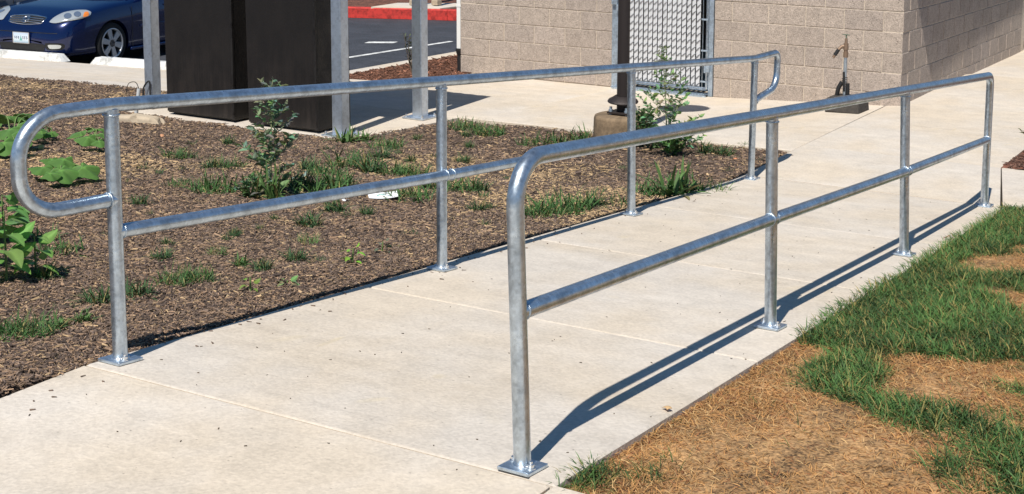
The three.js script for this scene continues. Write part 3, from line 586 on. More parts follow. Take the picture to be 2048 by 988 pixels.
// yard hydrant in its box
{
  const dark = mat({ color: rgb(.075, .066, .058), roughness: .9, map: sized(grain, .3) }), brass = mat({ color: rgb(.27, .185, .13), metalness: .6, roughness: .55 }), p = V(4.90, plazaY(4.9, .45), .47);
  const bx = thing('valve_box', 'dark stained concrete box around the foot of the garden tap', 'valve box', p.clone());
  const g = new RoundedBoxGeometry(.33, .14, .30, 3, .02), q = g.attributes.position; for (let i = 0; i < q.count; i++) { const k = 1 + (.07 - q.getY(i)) * .45; q.setX(i, q.getX(i) * k); q.setZ(i, q.getZ(i) * k); } g.computeVertexNormals(); mesh('body', metreUV(g), dark, bx).position.y = .068;
  mesh('lid', rbox(.27, .012, .24, .004, 0, .142, 0), dark, bx);
  const o = thing('garden_tap', 'galvanised standpipe with a brass tap beside the corner of the block wall', 'tap', p.clone().add(V(-.03, .14, .0)));
  mesh('pipe', cyl(.017, .018, .4, 0, .2, 0, 16), galv, o);
  mesh('coupling', merge([cyl(.025, .025, .05, 0, .405, 0, 12), cyl(.021, .021, .04, 0, .44, 0, 8)]), brass, o);
  mesh('tap_body', merge([cyl(.024, .026, .06, 0, .485, 0, 14), cyl(.012, .017, .05, 0, .54, 0, 12)]), brass, o);
  const sp = RIGHT.clone().multiplyScalar(-1).setY(0).normalize();
  mesh('spout', pipe([V(0, .49, 0), sp.clone().multiplyScalar(.04).add(V(0, .485, 0)), sp.clone().multiplyScalar(.075).add(V(0, .45, 0))], .016, 12), brass, o);
  mesh('vacuum_breaker', pipe([sp.clone().multiplyScalar(.07).add(V(0, .455, 0)), sp.clone().multiplyScalar(.105).add(V(0, .40, 0))], .018, 12), black, o);
  mesh('hose_end', pipe([sp.clone().multiplyScalar(.104).add(V(0, .402, 0)), sp.clone().multiplyScalar(.12).add(V(0, .375, 0))], .014, 12), brass, o);
  mesh('handle', merge([cyl(.007, .007, .04, 0, .575, 0, 8), rbox(.07, .008, .022, .003, 0, .598, 0)]), mat({ color: rgb(.09, .13, .09), roughness: .5 }), o);
  const strap = mesh('strap', merge([pipe([V(-.006, .24, .02), V(.0, .15, .022), V(.0, .05, .018)], .012, 8), pipe([V(.03, .13, .0), V(.032, .06, .0), V(.03, 0, 0)], .02, 8), pipe([V(-.07, .0, .02), V(-.055, .08, .02), V(-.025, .14, .01)], .022, 8)]), black, o); void strap;
  const wrap = []; for (let i = 0; i < 30; i++) wrap.push(V(.026 * Math.cos(i * .9), .10 + i * .003, .026 * Math.sin(i * .9))); mesh('chain', pipe(wrap, .005, 6), mat({ color: rgb(.12, .1, .09), roughness: .7, metalness: .5 }), o);
}
// ------------------------------------------------------------------ bark chips, straw, grass: what nobody could count
const chipGeo = (() => { const g = new THREE.BoxGeometry(1, 1, 1, 1, 1, 1), p = g.attributes.position; for (let i = 0; i < p.count; i++) if (p.getX(i) > 0) { p.setZ(i, p.getZ(i) * .45); p.setY(i, p.getY(i) * .6); } g.computeVertexNormals(); return g; })();
const chipMat = mat({ color: rgb(1, 1, 1), roughness: .95 });
const patch = (() => { const a = fbm(256, 7, 4, 501, .6), b = fbm(256, 5, 4, 517, .6), get = (t, x, z, s) => t[((Math.floor(z * s) % 256 + 256) % 256) * 256 + (Math.floor(x * s) % 256 + 256) % 256]; return { straw: (x, z) => get(a, x, z, 22), dark: (x, z) => get(b, x, z, 18) }; })();
function scatter(name, n, geo, material, place, label, category) {
  const list = []; const m = new THREE.Matrix4(), q = new THREE.Quaternion(), e = new THREE.Euler();
  for (let i = 0; i < n; i++) { const c = place(); if (c) list.push(c); }
  const I = new THREE.InstancedMesh(geo, material, list.length); I.name = numbered(name); I.castShadow = I.receiveShadow = true;
  list.forEach((c, i) => { e.set(c.rx, c.ry, c.rz, 'YXZ'); m.compose(c.p, q.setFromEuler(e), c.s); I.setMatrixAt(i, m); I.setColorAt(i, c.c); });
  scene.add(I); return tag(I, label, category, null, 'stuff');
}
const chipTone = (straw, dark) => {
  const t = rnd(), k = rr(.5, 1.5);
  if (t < .06 + .5 * smooth(.05, .5, straw)) return rgb(.52 * k, .365 * k, .205 * k);
  if (t < .34 - dark * .2) return rgb(.34 * k, .225 * k, .145 * k);
  if (t < .55) return rgb(.225 * k, .16 * k, .12 * k);
  return rgb(.108 * k, .076 * k, .06 * k);
};
scatter("bark_chips", 1250000, chipGeo, chipMat, () => {
  const x = rr(-7.5, 5.7), z = 1.9 + 9.2 * Math.pow(rnd(), .8); if (!bedKeep(x, z, rr(-.03, .02))) return null;
  const dx = x - EYE.x, dz = z - EYE.z, d = Math.hypot(dx, dz); if (rnd() > Math.min(1, Math.pow(6.2 / d, 1.5))) return null;
  const ang = Math.atan2(dx, -dz) * 180 / Math.PI; if (ang > -3 || ang < -56) return null;
  const st = patch.straw(x, z), dk = patch.dark(x, z), c = chipTone(st, dk), thin = c.r > .3, g = clamp(d / 7, .9, 1.5) * (rnd() < .02 ? 1.9 : 1);
  if (rnd() < .5 * smooth(.15, .45, dk)) return null;
  return { p: V(x, mulchY(x, z) + soilNoise(x, z) * .018 + rr(0, .011), z), rx: rr(-.35, .35), ry: rr(0, 6.28), rz: rr(-.3, .3), s: V(rr(.008, .030) * g * (thin ? 1.2 : 1), rr(.002, .006) * g, (thin ? rr(.002, .0048) : rr(.0028, .0075)) * g), c };
}, 'dark brown bark chips and pale straw covering the bed left of the ramp', 'bark mulch');
scatter('strewn_bark', 120, chipGeo, chipMat, () => {
  const z = rr(2.8, 11), x = leftEdge(z) + Math.pow(rnd(), 2.5) * .22 + .004, k = rr(.6, 1.4);
  return { p: V(x, walkY(x, z) + .003, z), rx: 0, ry: rr(0, 6.28), rz: 0, s: V(rr(.006, .022), rr(.002, .004), rr(.003, .006)), c: rgb(.16 * k, .11 * k, .08 * k) };
}, 'bark crumbs spilled from the bed onto the edge of the ramp', 'bark mulch');
scatter('red_bark_chips', 9000, chipGeo, chipMat, () => {
  const x = rr(-.97, .15), z = 1.4 - 6 * Math.pow(rnd(), 1.3); if (!redBedKeep(x, z)) return null; const k = rr(.5, 1.5), w = rnd() < .06 ? 2.6 : 1;
  return { p: V(x, -.015 + rr(0, .02), z), rx: rr(-.4, .4), ry: rr(0, 6.28), rz: rr(-.4, .4), s: V(rr(.03, .08), rr(.004, .01), rr(.008, .02)), c: rgb(.15 * k * w, .068 * k * w, .042 * k * w) };
}, 'red brown bark chips at the left corner of the building', 'bark mulch');
scatter('right_bark_chips', 4000, chipGeo, chipMat, () => {
  const x = rr(6.855, 8.4), z = rr(.4, 2.4), k = rr(.5, 1.5);
  return { p: V(x, .092 + .06 * smooth(6.86, 7.3, x) + rr(0, .02), z), rx: rr(-.4, .4), ry: rr(0, 6.28), rz: rr(-.4, .4), s: V(rr(.02, .06), rr(.004, .01), rr(.006, .016)), c: rgb(.16 * k, .085 * k, .06 * k) };
}, 'dark bark chips in the bed at the far right', 'bark mulch');
scatter('leaf_specks', 150, chipGeo, chipMat, () => {
  const z = rr(3.7, 11), x = rr(leftEdge(z) + .03, rightEdge(z) - .03), k = rr(.5, 1.6);
  return { p: V(x, walkY(x, z) + .002, z), rx: 0, ry: rr(0, 6.28), rz: 0, s: V(rr(.003, .011) * (rnd() < .1 ? 1.8 : 1), rr(.001, .003), rr(.002, .0045)), c: rgb(.10 * k, .075 * k, .05 * k) };
}, 'tiny dark bits of leaf and bark strewn over the ramp', 'debris');

function bladeGeo(h, bend, w, n = 3, twist = 0) {               // one grass blade, tapering to a point
  const pos = [], idx = []; let y = 0, z = 0;
  for (let i = 0; i <= n; i++) {
    const t = i / n, a = bend * t, ww = w * (i === n ? 0 : 1 - t * .55) / 2, c = Math.cos(twist * t), s = Math.sin(twist * t);
    if (i) { y += h / n * Math.cos(a); z += h / n * Math.sin(a); }
    if (i === n) pos.push(0, y, z); else pos.push(-ww * c, y, z - ww * s, ww * c, y, z + ww * s);
    if (i && i < n) { const b = i * 2; idx.push(b - 2, b - 1, b, b, b - 1, b + 1); } else if (i === n) idx.push(n * 2 - 2, n * 2 - 1, n * 2);
  }
  const g = new THREE.BufferGeometry(); g.setAttribute('position', new THREE.Float32BufferAttribute(pos, 3)); g.setIndex(idx); g.computeVertexNormals(); return g;
}
const bladeMat = phys({ color: rgb(1, 1, 1), roughness: .62, transmission: .3, thickness: 0, side: THREE.DoubleSide, specularIntensity: .5 });
const greens = [[2012, 430, .42, 1], [2046, 425, .5, 1], [1985, 442, .42, 1], [1958, 455, .4, 1], [1928, 472, .4, 1], [1900, 492, .36, 1], [1868, 516, .34, 1], [1980, 480, .4, .8], [1835, 542, .28, 1], [1782, 592, .26, 1], [1742, 632, .22, 1], [1703, 682, .2, 1], [1722, 655, .2, 1], [1690, 710, .19, 1], [1668, 755, .18, 1], [1700, 745, .15, .9], [1760, 685, .14, .7], [1745, 725, .13, .6], [1830, 590, .25, 1], [1950, 570, .26, .8], [1790, 655, .2, .8], [1905, 640, .2, .7], [1985, 650, .2, .7], [2045, 690, .2, .75], [1995, 690, .18, .6], [1940, 668, .16, .6], [1935, 800, .12, .5], [1985, 825, .12, .5], [1905, 722, .2, .42], [2005, 745, .2, .5], [1850, 705, .13, .45], [1935, 775, .12, .4], [1560, 960, .1, .3], [1440, 900, .08, .28], [1680, 735, .15, 1], [1655, 778, .13, 1], [1720, 765, .12, 1], [1705, 795, .12, .9], [1750, 806, .13, 1], [1800, 832, .14, 1], [1855, 842, .13, 1], [1905, 832, .13, .9], [1965, 852, .1, .7], [2035, 892, .13, 1.1], [2046, 905, .1, 1], [1860, 612, .24, .8], [1930, 602, .24, .65], [2000, 618, .2, .65], [2040, 560, .2, .65], [1885, 560, .22, .9], [1900, 705, .1, .6], [2010, 702, .13, .75], [1862, 652, .14, .8], [1962, 662, .16, .75], [2030, 642, .16, .8], [1762, 652, .16, .9], [1800, 622, .2, 1], [1885, 942, .09, .45], [2012, 940, .1, .55], [1665, 955, .09, .35], [1225, 938, .11, .6], [1180, 962, .08, .55], [1310, 862, .07, .45], [1350, 845, .06, .35], [1560, 905, .08, .3], [2040, 780, .1, .4], [1790, 740, .1, .3]].map(([x, y, r, s]) => ({ p: at(x, y, lawnY), r, s }));
const dries = [[2024, 470, .16], [1998, 522, .1], [1962, 522, .12], [1925, 528, .08], [1880, 655, .06], [2010, 590, .1], [1960, 690, .1], [1850, 603, .07], [1935, 612, .09], [1885, 643, .08], [2000, 645, .09], [1960, 578, .07], [2035, 612, .07], [1820, 655, .06], [1900, 575, .05], [1880, 728, .11], [1835, 695, .06], [1975, 745, .09], [1620, 720, .2], [2044, 500, .08], [1920, 640, .07]].map(([x, y, r]) => ({ p: at(x, y, lawnY), r }));
const greenNoise = fbm(256, 16, 4, 611, .7);
const greenness = (x, z) => {
  let g = 0; for (const q of greens) { const d = ((x - q.p.x) ** 2 + (z - q.p.z) ** 2) / q.r / q.r; if (d < 5) g += q.s * Math.exp(-d * 1.1); }
  for (const q of dries) { const d = ((x - q.p.x) ** 2 + (z - q.p.z) ** 2) / q.r / q.r; if (d < 5) g -= .75 * Math.exp(-d); }
  return g + greenNoise[((Math.floor(z * 34) % 256 + 256) % 256) * 256 + (Math.floor(x * 34) % 256 + 256) % 256] * 1.25;
};
const lawnSpot = () => { const z = rr(3.66, 10.1), e = Math.pow(rnd(), 1.15) * 3.4 - .012, x = rightEdge(z) + e; if (z > LAND - .01) return null; const px = (x - EYE.x) * RIGHT.x + (z - EYE.z) * RIGHT.z, dp = -((x - EYE.x) * BACK.x + (z - EYE.z) * BACK.z); return px / dp > .36 ? null : [x, z]; };
scatter('green_grass', 380000, bladeGeo(1, 1.0, .06, 4, .6), bladeMat, () => {
  const s = lawnSpot(); if (!s) return null; const [x, z] = s, g = greenness(x, z); if (rnd() > smooth(.12, 1.15, g) + (g > 0 ? .02 : 0)) return null;
  const k = rr(.6, 1.35), yellow = rnd() < .2 ? 1 : 0, h = rr(.03, .08) * (.7 + .5 * clamp(g)), dk = .7 + .6 * clamp(.5 + greenNoise[((Math.floor(z * 60) % 256 + 256) % 256) * 256 + (Math.floor(x * 60) % 256 + 256) % 256] * 1.3);
  return { p: V(x, lawnY(x, z) - .004, z), rx: rr(-.1, .95), ry: rr(0, 6.28), rz: rr(-.35, .35), s: V(h * rr(.7, 1.15), h, h), c: yellow ? rgb(.30 * k, .25 * k, .08 * k) : rgb(.075 * k * dk, .158 * k * dk, .040 * k * dk) };
}, 'green grass growing in patches on the lawn right of the ramp', 'grass');
scatter('dry_grass', 430000, bladeGeo(1, 1.25, .06, 3, .8), bladeMat, () => {
  const s = lawnSpot(); if (!s) return null; const [x, z] = s, g = greenness(x, z); if (rnd() > 1.0 - .8 * smooth(.2, .9, g)) return null;
  const k = rr(.55, 1.35), red = rnd(), h = rr(.017, .052);
  return { p: V(x, lawnY(x, z) - .003 + rr(0, .004), z), rx: rr(.3, 1.45), ry: rr(0, 6.28), rz: rr(-.5, .5), s: V(h * rr(.9, 1.5), h, h), c: red < .12 ? rgb(.38 * k, .165 * k, .07 * k) : red < .40 ? rgb(.56 * k, .37 * k, .17 * k) : rgb(.52 * k, .285 * k, .105 * k) };
}, 'straw coloured dry grass on the lawn right of the ramp', 'grass');

// ------------------------------------------------------------------ grass tufts in the bed, each a thing
const leafMat = (r, g, b, t = .32) => phys({ color: rgb(r, g, b), roughness: .6, transmission: t, thickness: 0, side: THREE.DoubleSide, specularIntensity: .5, vertexColors: true });
const tuftMat = leafMat(1, 1, 1, .3);
function paint(g, r, gr, b) { const n = g.attributes.position.count, c = new Float32Array(n * 3); for (let i = 0; i < n; i++) c.set([r, gr, b], i * 3); g.setAttribute('color', new THREE.BufferAttribute(c, 3)); return g; }
function tuftGeo(n, spread, lean, w, tone, droop = .9) {          // unit height
  const out = [];
  for (let i = 0; i < n; i++) {
    const h = rr(.5, 1.08), g = bladeGeo(h, rr(.2, droop), w * rr(.7, 1.3), 4, rr(-.8, .8)), k = rr(.6, 1.4), y = rnd() < .12;
    g.rotateX(rr(0, lean)); g.rotateY(rr(0, 6.283)); const a = rr(0, 6.283), q = Math.sqrt(rnd()) * spread; g.translate(Math.cos(a) * q, -.03, Math.sin(a) * q);
    out.push(paint(g, ...(y ? [.28 * k, .24 * k, .09 * k] : tone.map((c) => c * k))));
  }
  return merge(out);
}
const DARK = [.055, .125, .042], MID = [.075, .165, .045], PALE = [.115, .20, .06], BRIGHT = [.16, .30, .05];
const tufts = {
  dense: [0, 1, 2].map(() => tuftGeo(105, .5, .8, .058, DARK, 1.6)), wide: [0, 1, 2].map(() => tuftGeo(150, 1.0, .85, .055, MID, 1.6)), thin: [0, 1, 2].map(() => tuftGeo(36, .55, 1.0, .055, DARK, 1.5)),
  pale: [0, 1].map(() => tuftGeo(90, .75, .95, .045, PALE, 1.3)), strap: [0, 1].map(() => tuftGeo(46, .35, .95, .11, [.10, .19, .055], 1.5)), creep: [0, 1].map(() => tuftGeo(70, 1.3, 1.35, .10, [.075, .16, .045], 1.0)),
};
function tuft(px, py, hpx, kind, label, group, stretch = 1) {
  const p = at(px, py, mulchY), s = hpx / pxPerMetre(p) * 1.22, a = tufts[kind], m = mesh('grass_tuft', a[Math.floor(rnd() * a.length)], tuftMat);
  m.position.copy(p); m.scale.set(s * stretch, s, s * stretch); m.rotation.y = rr(0, 6.28); return tag(m, label, 'grass tuft', group);
}
const MARKS = [[297, 200, 'the left shelter post'], [405, 240, 'the left locker'], [570, 262, 'the right locker'], [685, 268, 'the bright front shelter post'], [240, 722, 'the foot of the first left post'], [889, 540, 'the foot of the second left post'], [889, 350, 'the second left mid rail joint'], [1261, 430, 'the foot of the third left post'], [1499, 360, 'the foot of the last left post'], [541, 392, 'the tall grey green weed'], [766, 391, 'the white leaflet'], [704, 530, 'the bright green seedling'], [501, 583, 'the yellow green seedling'], [124, 350, 'the looped squash plant'], [1234, 262, 'the brown pedestal'], [1334, 306, 'the tall airy weed'], [1349, 388, 'the large strap leaved grass'], [30, 500, 'the oval leaved plants'], [1030, 400, 'the bend of the near right post'], [230, 390, 'the lower end of the near loop'], [698, 330, 'the broad grass clump before the shelter'], [1100, 425, 'the row of three grass clumps'], [920, 245, 'the pavement corner of the bed']];
const SMALLS = [[457, 288, 20, 'dense'], [380, 290, 15, 'thin'], [386, 318, 20, 'thin'], [367, 342, 14, 'thin'], [285, 338, 16, 'thin'], [316, 350, 18, 'thin'], [258, 365, 12, 'thin'], [141, 374, 16, 'thin'], [483, 378, 18, 'thin'], [334, 490, 18, 'dense'], [431, 565, 14, 'thin'], [105, 617, 12, 'thin'], [149, 620, 15, 'thin'], [468, 473, 16, 'dense'], [449, 510, 18, 'thin'], [821, 324, 18, 'dense'], [795, 309, 16, 'thin'], [835, 279, 14, 'dense'], [871, 315, 18, 'thin'], [938, 294, 14, 'dense'], [932, 273, 16, 'dense'], [940, 297, 16, 'thin'], [695, 433, 18, 'thin'], [733, 429, 22, 'dense'], [549, 440, 14, 'dense'], [519, 461, 14, 'dense'], [473, 467, 14, 'dense'], [452, 479, 16, 'thin'], [821, 471, 18, 'thin'], [634, 526, 20, 'thin'], [794, 501, 14, 'thin'], [973, 450, 14, 'thin'], [964, 397, 22, 'thin'], [977, 418, 16, 'dense'], [1158, 436, 12, 'thin'], [1204, 388, 18, 'thin'], [1243, 340, 14, 'thin'], [1301, 336, 14, 'thin'], [1519, 324, 12, 'thin'], [1488, 296, 14, 'dense'], [110, 720, 10, 'thin'], [215, 470, 12, 'thin'], [300, 430, 12, 'thin'], [560, 345, 16, 'thin'], [585, 300, 12, 'thin'], [655, 300, 14, 'thin'], [905, 440, 10, 'thin'], [1010, 360, 12, 'thin'], [1460, 345, 12, 'thin']];
const said = {};
SMALLS.forEach((q) => { let best = null; for (const [mx, my, n] of MARKS) { const d = Math.hypot(q[0] - mx, (q[1] - my) * 1.6); if (!best || d < best[0]) best = [d, q[0] - mx, q[1] - my, n]; } const [d, dx, dy, n] = best, h = Math.abs(dx) > 14 ? (dx < 0 ? 'left' : 'right') : '', v = Math.abs(dy) > 12 ? (dy < 0 ? 'above' : 'below') : ''; const key = (v && h ? v + ' ' + h + ' of ' : v ? v + ' ' : h ? h + ' of ' : 'beside ') + n; (said[key] ??= []).push([d, q]); });
for (const [key, list] of Object.entries(said)) list.sort((a, b) => a[0] - b[0]).forEach(([, [x, y, h, k]], i) => tuft(x, y, h, k, (list.length > 1 ? ['nearest', 'second nearest', 'third nearest', 'fourth nearest', 'fifth nearest', 'sixth nearest'][i] + ' ' : '') + 'small grass tuft ' + key, 'small grass tufts scattered over the bark bed'));

for (const [x, y, h, k, label, st] of [
  [352, 316, 26, 'wide', 'upright grass tuft in the bark bed just below the left locker'], [424, 337, 28, 'dense', 'dark grass tuft left of a paler twin, below the left locker'], [459, 336, 26, 'wide', 'lighter grass tuft right of its dark twin, below the left locker'],
  [358, 376, 24, 'wide', 'low spreading grass tuft resting above the left mid rail'], [428, 385, 48, 'wide', 'tall bushy grass tuft touching the left mid rail', .8], [279, 408, 24, 'dense', 'grass tuft just right of the first left post, above the mid rail'],
  [92, 556, 36, 'dense', 'dark grass tuft below the broad leaved plant at the left edge'], [198, 608, 44, 'dense', 'dark grass tuft left of the first post of the left handrail'], [273, 597, 46, 'dense', 'dark grass tuft right of the first post of the left handrail'], [322, 520, 28, 'dense', 'grass tuft below the left mid rail, second from its first post'],
  [352, 570, 40, 'wide', 'left half of a wide grass clump in the middle of the near bed', .75], [395, 560, 38, 'wide', 'right half of a wide grass clump in the middle of the near bed', .75], [437, 510, 22, 'pale', 'yellowish thin grass tuft in the near part of the bed'],
  [20, 676, 46, 'wide', 'bright grass clump cut by the left edge of the picture', .9], [68, 668, 46, 'wide', 'long grass clump second from the left edge in the near bed', .9], [120, 658, 40, 'strap', 'broad bladed grass leaning towards the first left post', .9], [168, 648, 38, 'strap', 'broad bladed grass with blades laid along the ground near the first post', .9],
  [125, 505, 32, 'creep', 'sprawling pale grass beside the broad leaved plant', .9], [75, 480, 32, 'creep', 'sprawling grass with long runners behind the dark tuft at left', .8],
  [698, 332, 40, 'wide', 'broad grass clump below the bright front shelter post'], [619, 340, 30, 'dense', 'dark grass tuft right of the tall grey green weed'], [648, 350, 30, 'wide', 'grass tuft between the tall weed and the broad clump'], [640, 385, 54, 'wide', 'big mixed grass clump right of the tall grey green weed'], [598, 378, 44, 'dense', 'dark grass at the right foot of the tall weed'], [668, 372, 36, 'wide', 'grass clump touching the left mid rail right of the tall weed'],
  [744, 344, 42, 'dense', 'tall dark grass tuft between the broad clump and the second left post'], [759, 318, 30, 'dense', 'grass tuft behind the tall dark tuft near the second left post'], [794, 352, 32, 'wide', 'grass tuft left of the second left post, above the mid rail'], [820, 352, 30, 'wide', 'grass tuft closest to the left side of the second left post'], [774, 298, 30, 'wide', 'bright grass tuft at the edge of the locker slab'],
  [926, 326, 22, 'dense', 'grass tuft right of the second left post, well above the mid rail'], [824, 400, 40, 'wide', 'grass tuft right of the white leaflet, under the mid rail'], [862, 378, 34, 'dense', 'dark grass tuft behind the rail beside the second left post'], [668, 423, 34, 'dense', 'grass tuft beside the white paper scrap under the mid rail'], [619, 452, 36, 'dense', 'grass tuft below the mid rail left of the white paper scrap'],
  [525, 541, 30, 'dense', 'grass tuft near the yellow green seedling in the near bed'], [592, 522, 30, 'dense', 'grass tuft left of the bright green seedling in the near bed'], [613, 487, 24, 'pale', 'pale yellowish grass above the tuft beside the bright seedling'], [480, 532, 28, 'strap', 'broad bladed light green grass in the near bed'],
  [929, 258, 26, 'wide', 'bright grass tuft at the corner of the bed by the pavement'], [979, 268, 28, 'wide', 'grass tuft second from the pavement corner of the bed'], [915, 382, 36, 'wide', 'grass clump right of the second left post, at the mid rail'], [957, 382, 30, 'dense', 'grass tuft second right of the second left post'], [955, 422, 24, 'dense', 'dark tuft below the mid rail beside the near bent post'],
  [1065, 434, 30, 'wide', 'low grass clump right of the near bent post'], [1098, 430, 36, 'wide', 'middle grass clump of the row right of the near bent post'], [1130, 424, 50, 'wide', 'tallest grass clump of the row right of the near bent post'], [1185, 414, 38, 'dense', 'grass tuft left of the third left post'], [1234, 412, 24, 'creep', 'pale creeping grass at the foot of the third left post'],
  [1060, 290, 24, 'creep', 'left end of the green carpet of weeds before the pedestal', .7], [1098, 288, 30, 'creep', 'second clump of the green weed carpet before the pedestal', .7], [1140, 284, 32, 'creep', 'third clump of the green weed carpet before the pedestal', .7], [1182, 280, 32, 'creep', 'clump of green weeds touching the brown pedestal', .7],
  [1345, 392, 78, 'strap', 'large strap leaved grass clump beside the third left post', .9], [1385, 388, 44, 'strap', 'strap leaved grass at the edge of the ramp beside the large clump'], [1310, 392, 40, 'wide', 'finer grass right of the third left post'], [1422, 388, 36, 'pale', 'pale seeding grass hanging over the ramp edge', 1.1],
  [1414, 307, 28, 'dense', 'grass tuft left of its pair near the far end of the bed'], [1449, 312, 28, 'dense', 'grass tuft right of its pair near the far end of the bed'],
  [690, 285, 36, 'strap', 'grass growing round the foot of the bright front shelter post', 1.1], [730, 283, 30, 'strap', 'grass lying along the slab right of the front shelter post', 1.1], [800, 225, 18, 'thin', 'thin seeding grass at the pavement edge'],
]) tuft(x, y, h, k, label, null, st);

// ------------------------------------------------------------------ broad leaved plants
function lobedLeaf(size, lobes = 5, depth = .13, tone = [.135, .295, .062]) {
  const seg = 36, rings = 4, pos = [0, 0, 0], col = [], idx = [], ph = rr(0, 6); col.push(...tone.map((c) => c * 1.5));
  for (let r = 1; r <= rings; r++) for (let k = 0; k < seg; k++) {
    const a = (k + .5) / seg * 2 * Math.PI - Math.PI, q = r / rings, R = size * (.60 + .26 * Math.cos(a)) * (1 + depth * Math.cos(lobes * a)) * (1 - .62 * smooth(2.62, 3.1, Math.abs(a))) * (1 + (r === rings ? rr(-.035, .035) : 0));
    const x = Math.sin(a) * R * q, z = Math.cos(a) * R * q;
    pos.push(x, size * (.10 * q * q * Math.cos(2 * a + 1) + .05 * q * Math.sin(3 * a + ph) - .16 * q * q + .03 * Math.cos(lobes * a) * q), z);
    const v = .74 + .8 * Math.pow(Math.max(0, Math.cos(lobes * a)), 16) * (1 - q * .4) + rr(-.06, .06); col.push(...tone.map((c) => c * v));
  }
  for (let k = 0; k < seg - 0; k++) { const n = (k + 1) % seg; if (k === seg - 1) continue; idx.push(0, 1 + k, 1 + n); for (let r = 1; r < rings; r++) { const a = 1 + (r - 1) * seg + k, b = 1 + (r - 1) * seg + n; idx.push(a, a + seg, b, b, a + seg, b + seg); } }
  const g = new THREE.BufferGeometry(); g.setAttribute('position', new THREE.Float32BufferAttribute(pos, 3)); g.setAttribute('color', new THREE.Float32BufferAttribute(col, 3)); g.setIndex(idx); g.computeVertexNormals(); return g;
}
function ovalLeaf(len, wid, curl, tone, fold = .25) {             // pointed oval leaf lying along +z
  const n = 7, pos = [], col = [], idx = [];
  for (let i = 0; i <= n; i++) {
    const t = i / n, w = wid / 2 * Math.pow(Math.sin(Math.PI * Math.pow(t, .8) * .98 + .03), .85), y = -curl * len * t * t + .25 * curl * len * t, z = len * t;
    for (const s of [-1, -.5, 0, .5, 1]) { pos.push(s * w, y + Math.abs(s) * w * fold, z); const k = s === 0 ? 1.3 : rr(.85, 1.08); col.push(...tone.map((c) => c * k)); }
    if (i) for (let s = 0; s < 4; s++) { const a = (i - 1) * 5 + s, b = a + 5; idx.push(a, b, a + 1, a + 1, b, b + 1); }
  }
  const g = new THREE.BufferGeometry(); g.setAttribute('position', new THREE.Float32BufferAttribute(pos, 3)); g.setAttribute('color', new THREE.Float32BufferAttribute(col, 3)); g.setIndex(idx); g.computeVertexNormals(); return g;
}
const leafM = leafMat(1, 1, 1, .34), stemM = mat({ color: rgb(.16, .24, .07), roughness: .7 }), stemPale = mat({ color: rgb(.22, .25, .13), roughness: .7 }), twigM = mat({ color: rgb(.15, .115, .085), roughness: .9 });
const lookAt = (d) => new THREE.Quaternion().setFromUnitVectors(V(0, 0, 1), d.clone().normalize());
// leaves given by where they are seen: [px, py, size in px], each on a stalk from the foot of the plant
function squash(fx, fy, leaves, label, lift = .06) {
  const foot = at(fx, fy, mulchY), s = 1 / pxPerMetre(foot), o = thing('squash_plant', label, 'plant', foot);
  for (const [x, y, size] of leaves) {
    const right = (x - fx) * s, up = (fy - y) * s, h = lift + clamp(up * .42, 0, .4) + rr(0, .03), p = at(x, y, (X, Z) => mulchY(X, Z) + h).sub(foot);
    void right;
    mesh('stalk', pipe(new THREE.CatmullRomCurve3([V(rr(-.02, .02), -.01, rr(-.02, .02)), p.clone().multiplyScalar(.45).add(V(0, h * .45, 0)), p.clone()]).getPoints(8), .0045, 6), stemM, o);
    const l = mesh('leaf', lobedLeaf(size * s * .86), leafM, o); l.position.copy(p); const dir = V(p.x, 0, p.z).normalize();
    l.rotation.set(rr(.1, .5), Math.atan2(dir.x, dir.z) + rr(-.4, .4), rr(-.25, .25), 'YXZ');
  }
  return o;
}
squash(22, 292, [[12, 232, 58], [45, 228, 50], [20, 258, 62], [58, 245, 52], [40, 262, 60], [8, 285, 46], [30, 282, 44], [66, 230, 34], [-20, 250, 60], [-30, 280, 55]], 'large squash plant cut by the left edge of the picture', .10);
squash(192, 290, [[160, 264, 34], [176, 274, 38], [194, 258, 34], [206, 268, 32], [198, 282, 26], [184, 256, 24]], 'squash plant half hidden behind the first left post');
squash(124, 350, [[88, 334, 42], [104, 318, 36], [128, 318, 44], [122, 340, 48], [166, 334, 50], [100, 346, 30], [140, 330, 30]], 'squash plant framed by the near loop of the left handrail');
squash(100, 262, [[92, 268, 22], [104, 264, 20], [84, 262, 18]], 'tiny squash seedling behind the near rail loop');
function ovalPlant(foot, h, pairs, len, tone, label, lean = V(0, 0, 0), name = 'broad_leaved_plant') {
  const o = thing(name, label, 'plant', foot), top = V(0, h, 0).add(lean);
  mesh('stem', pipe(straight(V(0, -.02, 0), top, 6), (t) => lerp(.006, .003, t), 7), stemM, o);
  for (let i = 0; i < pairs; i++) for (let k = 0; k < 2; k++) {
    const t = .25 + .75 * i / (pairs - 1), a = i * 1.57 + k * Math.PI + rr(-.3, .3), L = len * (i > pairs - 2 ? .6 : 1) * rr(.75, 1.15), d = V(Math.cos(a), rr(.0, .35), Math.sin(a));
    const g = ovalLeaf(L, L * .56, rr(.3, .6), tone.map((c) => c * rr(.8, 1.2))); g.applyQuaternion(lookAt(d)); g.translate(d.x * .02 + top.x * t, top.y * t, d.z * .02 + top.z * t); mesh('leaf', g, leafM, o);
  }
  return o;
}
const SUNF = [.17, .34, .07];
ovalPlant(at(14, 566, mulchY), .32, 8, .135, SUNF, 'broad leaved green plant with oval leaves, nearest the left edge');
ovalPlant(at(72, 552, mulchY), .18, 5, .11, SUNF, 'shorter oval leaved plant right of its taller neighbour at the left edge');
ovalPlant(at(8, 486, mulchY), .24, 7, .14, [.13, .27, .06], 'oval leaved plant behind the nearest one at the left edge');
